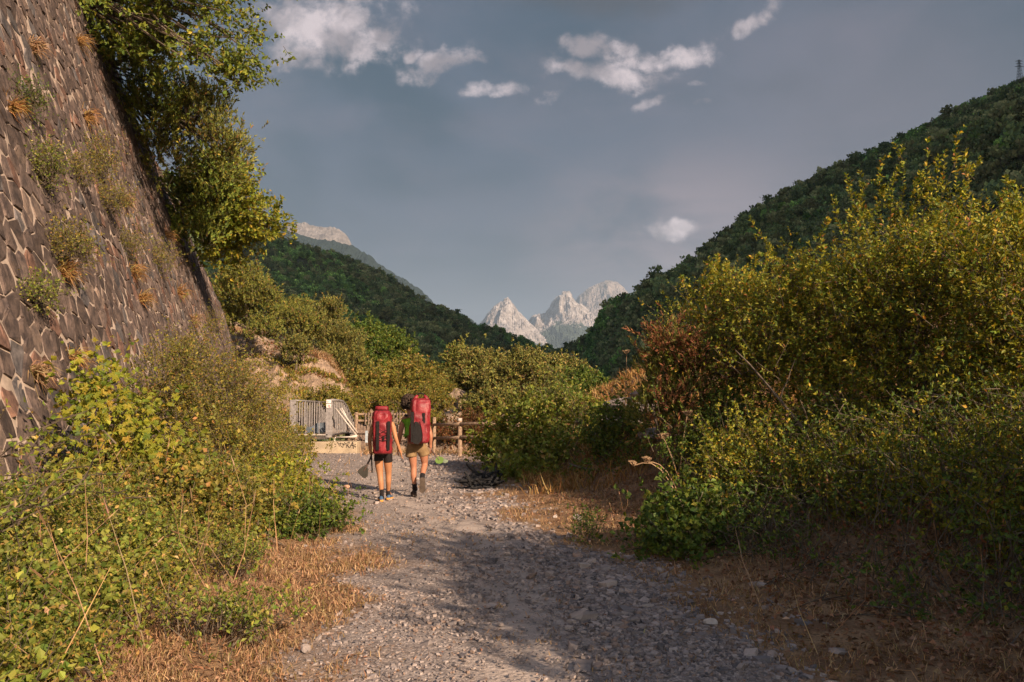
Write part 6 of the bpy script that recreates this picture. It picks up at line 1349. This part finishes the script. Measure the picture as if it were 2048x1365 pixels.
def grass(name, xs, ys_, L, n, pal, dens, wid=.0024, lean=.5, seed=0):
    y = ys_[0] * (ys_[1] / ys_[0]) ** rs.rand(n * 3) if ys_[0] > 0 else rs.uniform(*ys_, n * 3); x = rs.uniform(*xs, n * 3)
    k = rs.rand(n * 3) < dens(x, y); x, y = x[k][:n], y[k][:n]; n = len(x)
    cl_ = fbm(x * 3.2, y * 3.2, 3, seed); k = rs.rand(n) < sstep(.28, .6, cl_); x, y = x[k], y[k]; n = len(x)
    l = L(x, y) * rs.uniform(.45, 1.3, n) * (.6 + .8 * fbm(x * 2, y * 2, 2, seed + 1)); B = np.stack([x, y, G(x, y) - .005], 1)
    D = norm(rs.normal(size=(n, 3)) * np.array([lean, lean, .1]) + np.array([0, 0, 1])); M_ = B + D * l[:, None] * .6; T = M_ + norm(D + rs.normal(size=(n, 3)) * .4 + np.array([0, 0, -.35])) * l[:, None] * .5
    s_ = norm(np.cross(D, rs.normal(size=(n, 3)))) * (wid * (1 + y / 9))[:, None]
    V = np.stack([B - s_, B + s_, M_ + s_ * .7, M_ - s_ * .7, T], 1).reshape(-1, 3); i = np.arange(n)[:, None] * 5
    o = build(name, V, [i + np.array([[0, 1, 2, 3]]), i + np.array([[3, 2, 4]])], DRYG, None, np.repeat(palette(pal, n), 5, 0)); o['kind'] = 'stuff'
vl = lambda x, y: sstep(-.05, .5, np.interp(y, YS, XL) - x + (fbm(x * 1.3, y * 1.3, 4, 21) - .5) * -1.6 + .15)
vr = lambda x, y: sstep(-.1, .5, x - np.interp(y, YS, XR) - (fbm(x * 1.3, y * 1.3, 4, 21) - .5) * 1.6 + .1)
grass('dry_grass', (-4.5, -.6), (3.8, 12), lambda x, y: .075 + 0 * x, 48000, 'dry', vl, seed=401)
grass('dry_grass', (-.5, 7), (3.8, 16), lambda x, y: .065 + .02 * sstep(0, 3, x), 40000, 'dry', vr, seed=402, wid=.0022)
grass('dry_grass', (.2, 7), (14, 26), lambda x, y: .28 + 0 * x, 15000, 'orange', lambda x, y: sstep(.2, .8, x - np.interp(y, YS, XR)), seed=403, wid=.004)
grass('dry_grass', (-5, 4), (22, 32), lambda x, y: .25 + 0 * x, 6000, 'dry', lambda x, y: sstep(23.6, 25, y) * (x > -4.7), seed=404)
grass('dry_grass', (-4, 1.5), (3.9, 20), lambda x, y: .05 + 0 * x, 9000, 'dry', lambda x, y: .5 * sstep(.55, .7, fbm(x * 1.2, y * 1.2, 3, 77)), seed=405)
def litter(n, xs, ys_, dens, L, pal, lift=.02):
    y = ys_[0] * (ys_[1] / ys_[0]) ** rs.rand(n * 3); x = rs.uniform(*xs, n * 3); k = rs.rand(n * 3) < dens(x, y); x, y = x[k][:n], y[k][:n]; n = len(x)
    pos = np.stack([x, y, G(x, y) + rs.rand(n) * lift + .006], 1); ld = norm(rs.normal(size=(n, 3)) * np.array([1, 1, .3])); nr = rs.normal(size=(n, 3)) * .45 + np.array([0, 0, 1])
    V, Fc = leaf_quads(pos, ld, nr, L * rs.uniform(.6, 1.4, n), L * .6 * rs.uniform(.6, 1.4, n), .35); o = build('leaf_litter', V, [Fc], DRYG, None, np.repeat(palette(pal, n, .25), 4, 0)); o['kind'] = 'stuff'
litter(26000, (.2, 9), (3.8, 14), lambda x, y: sstep(.1, 1.4, x - np.interp(y, YS, XR)), .05, 'litter')
litter(9000, (-5, -.8), (3.8, 12), lambda x, y: vl(x, y) * .8, .035, 'litter')
litter(5000, (-3, 2.5), (3.8, 20), lambda x, y: .12 + 0 * x, .022, 'litter', .005)

# ------------------------------------------------------------------ haze
m, t, o = mat_new('haze'); v = t.new('ShaderNodeVolumePrincipled'); v.inputs['Color'].default_value = (.60, .77, 1.0, 1); v.inputs['Density'].default_value = HAZE; v.inputs['Anisotropy'].default_value = 0.0
t.l.new(v.outputs[0], o.inputs['Volume'])
q = MB(); q.box((0, 5200, 780), (20000, 19500, 1740)); o = q.build('haze', m); o['kind'] = 'stuff'
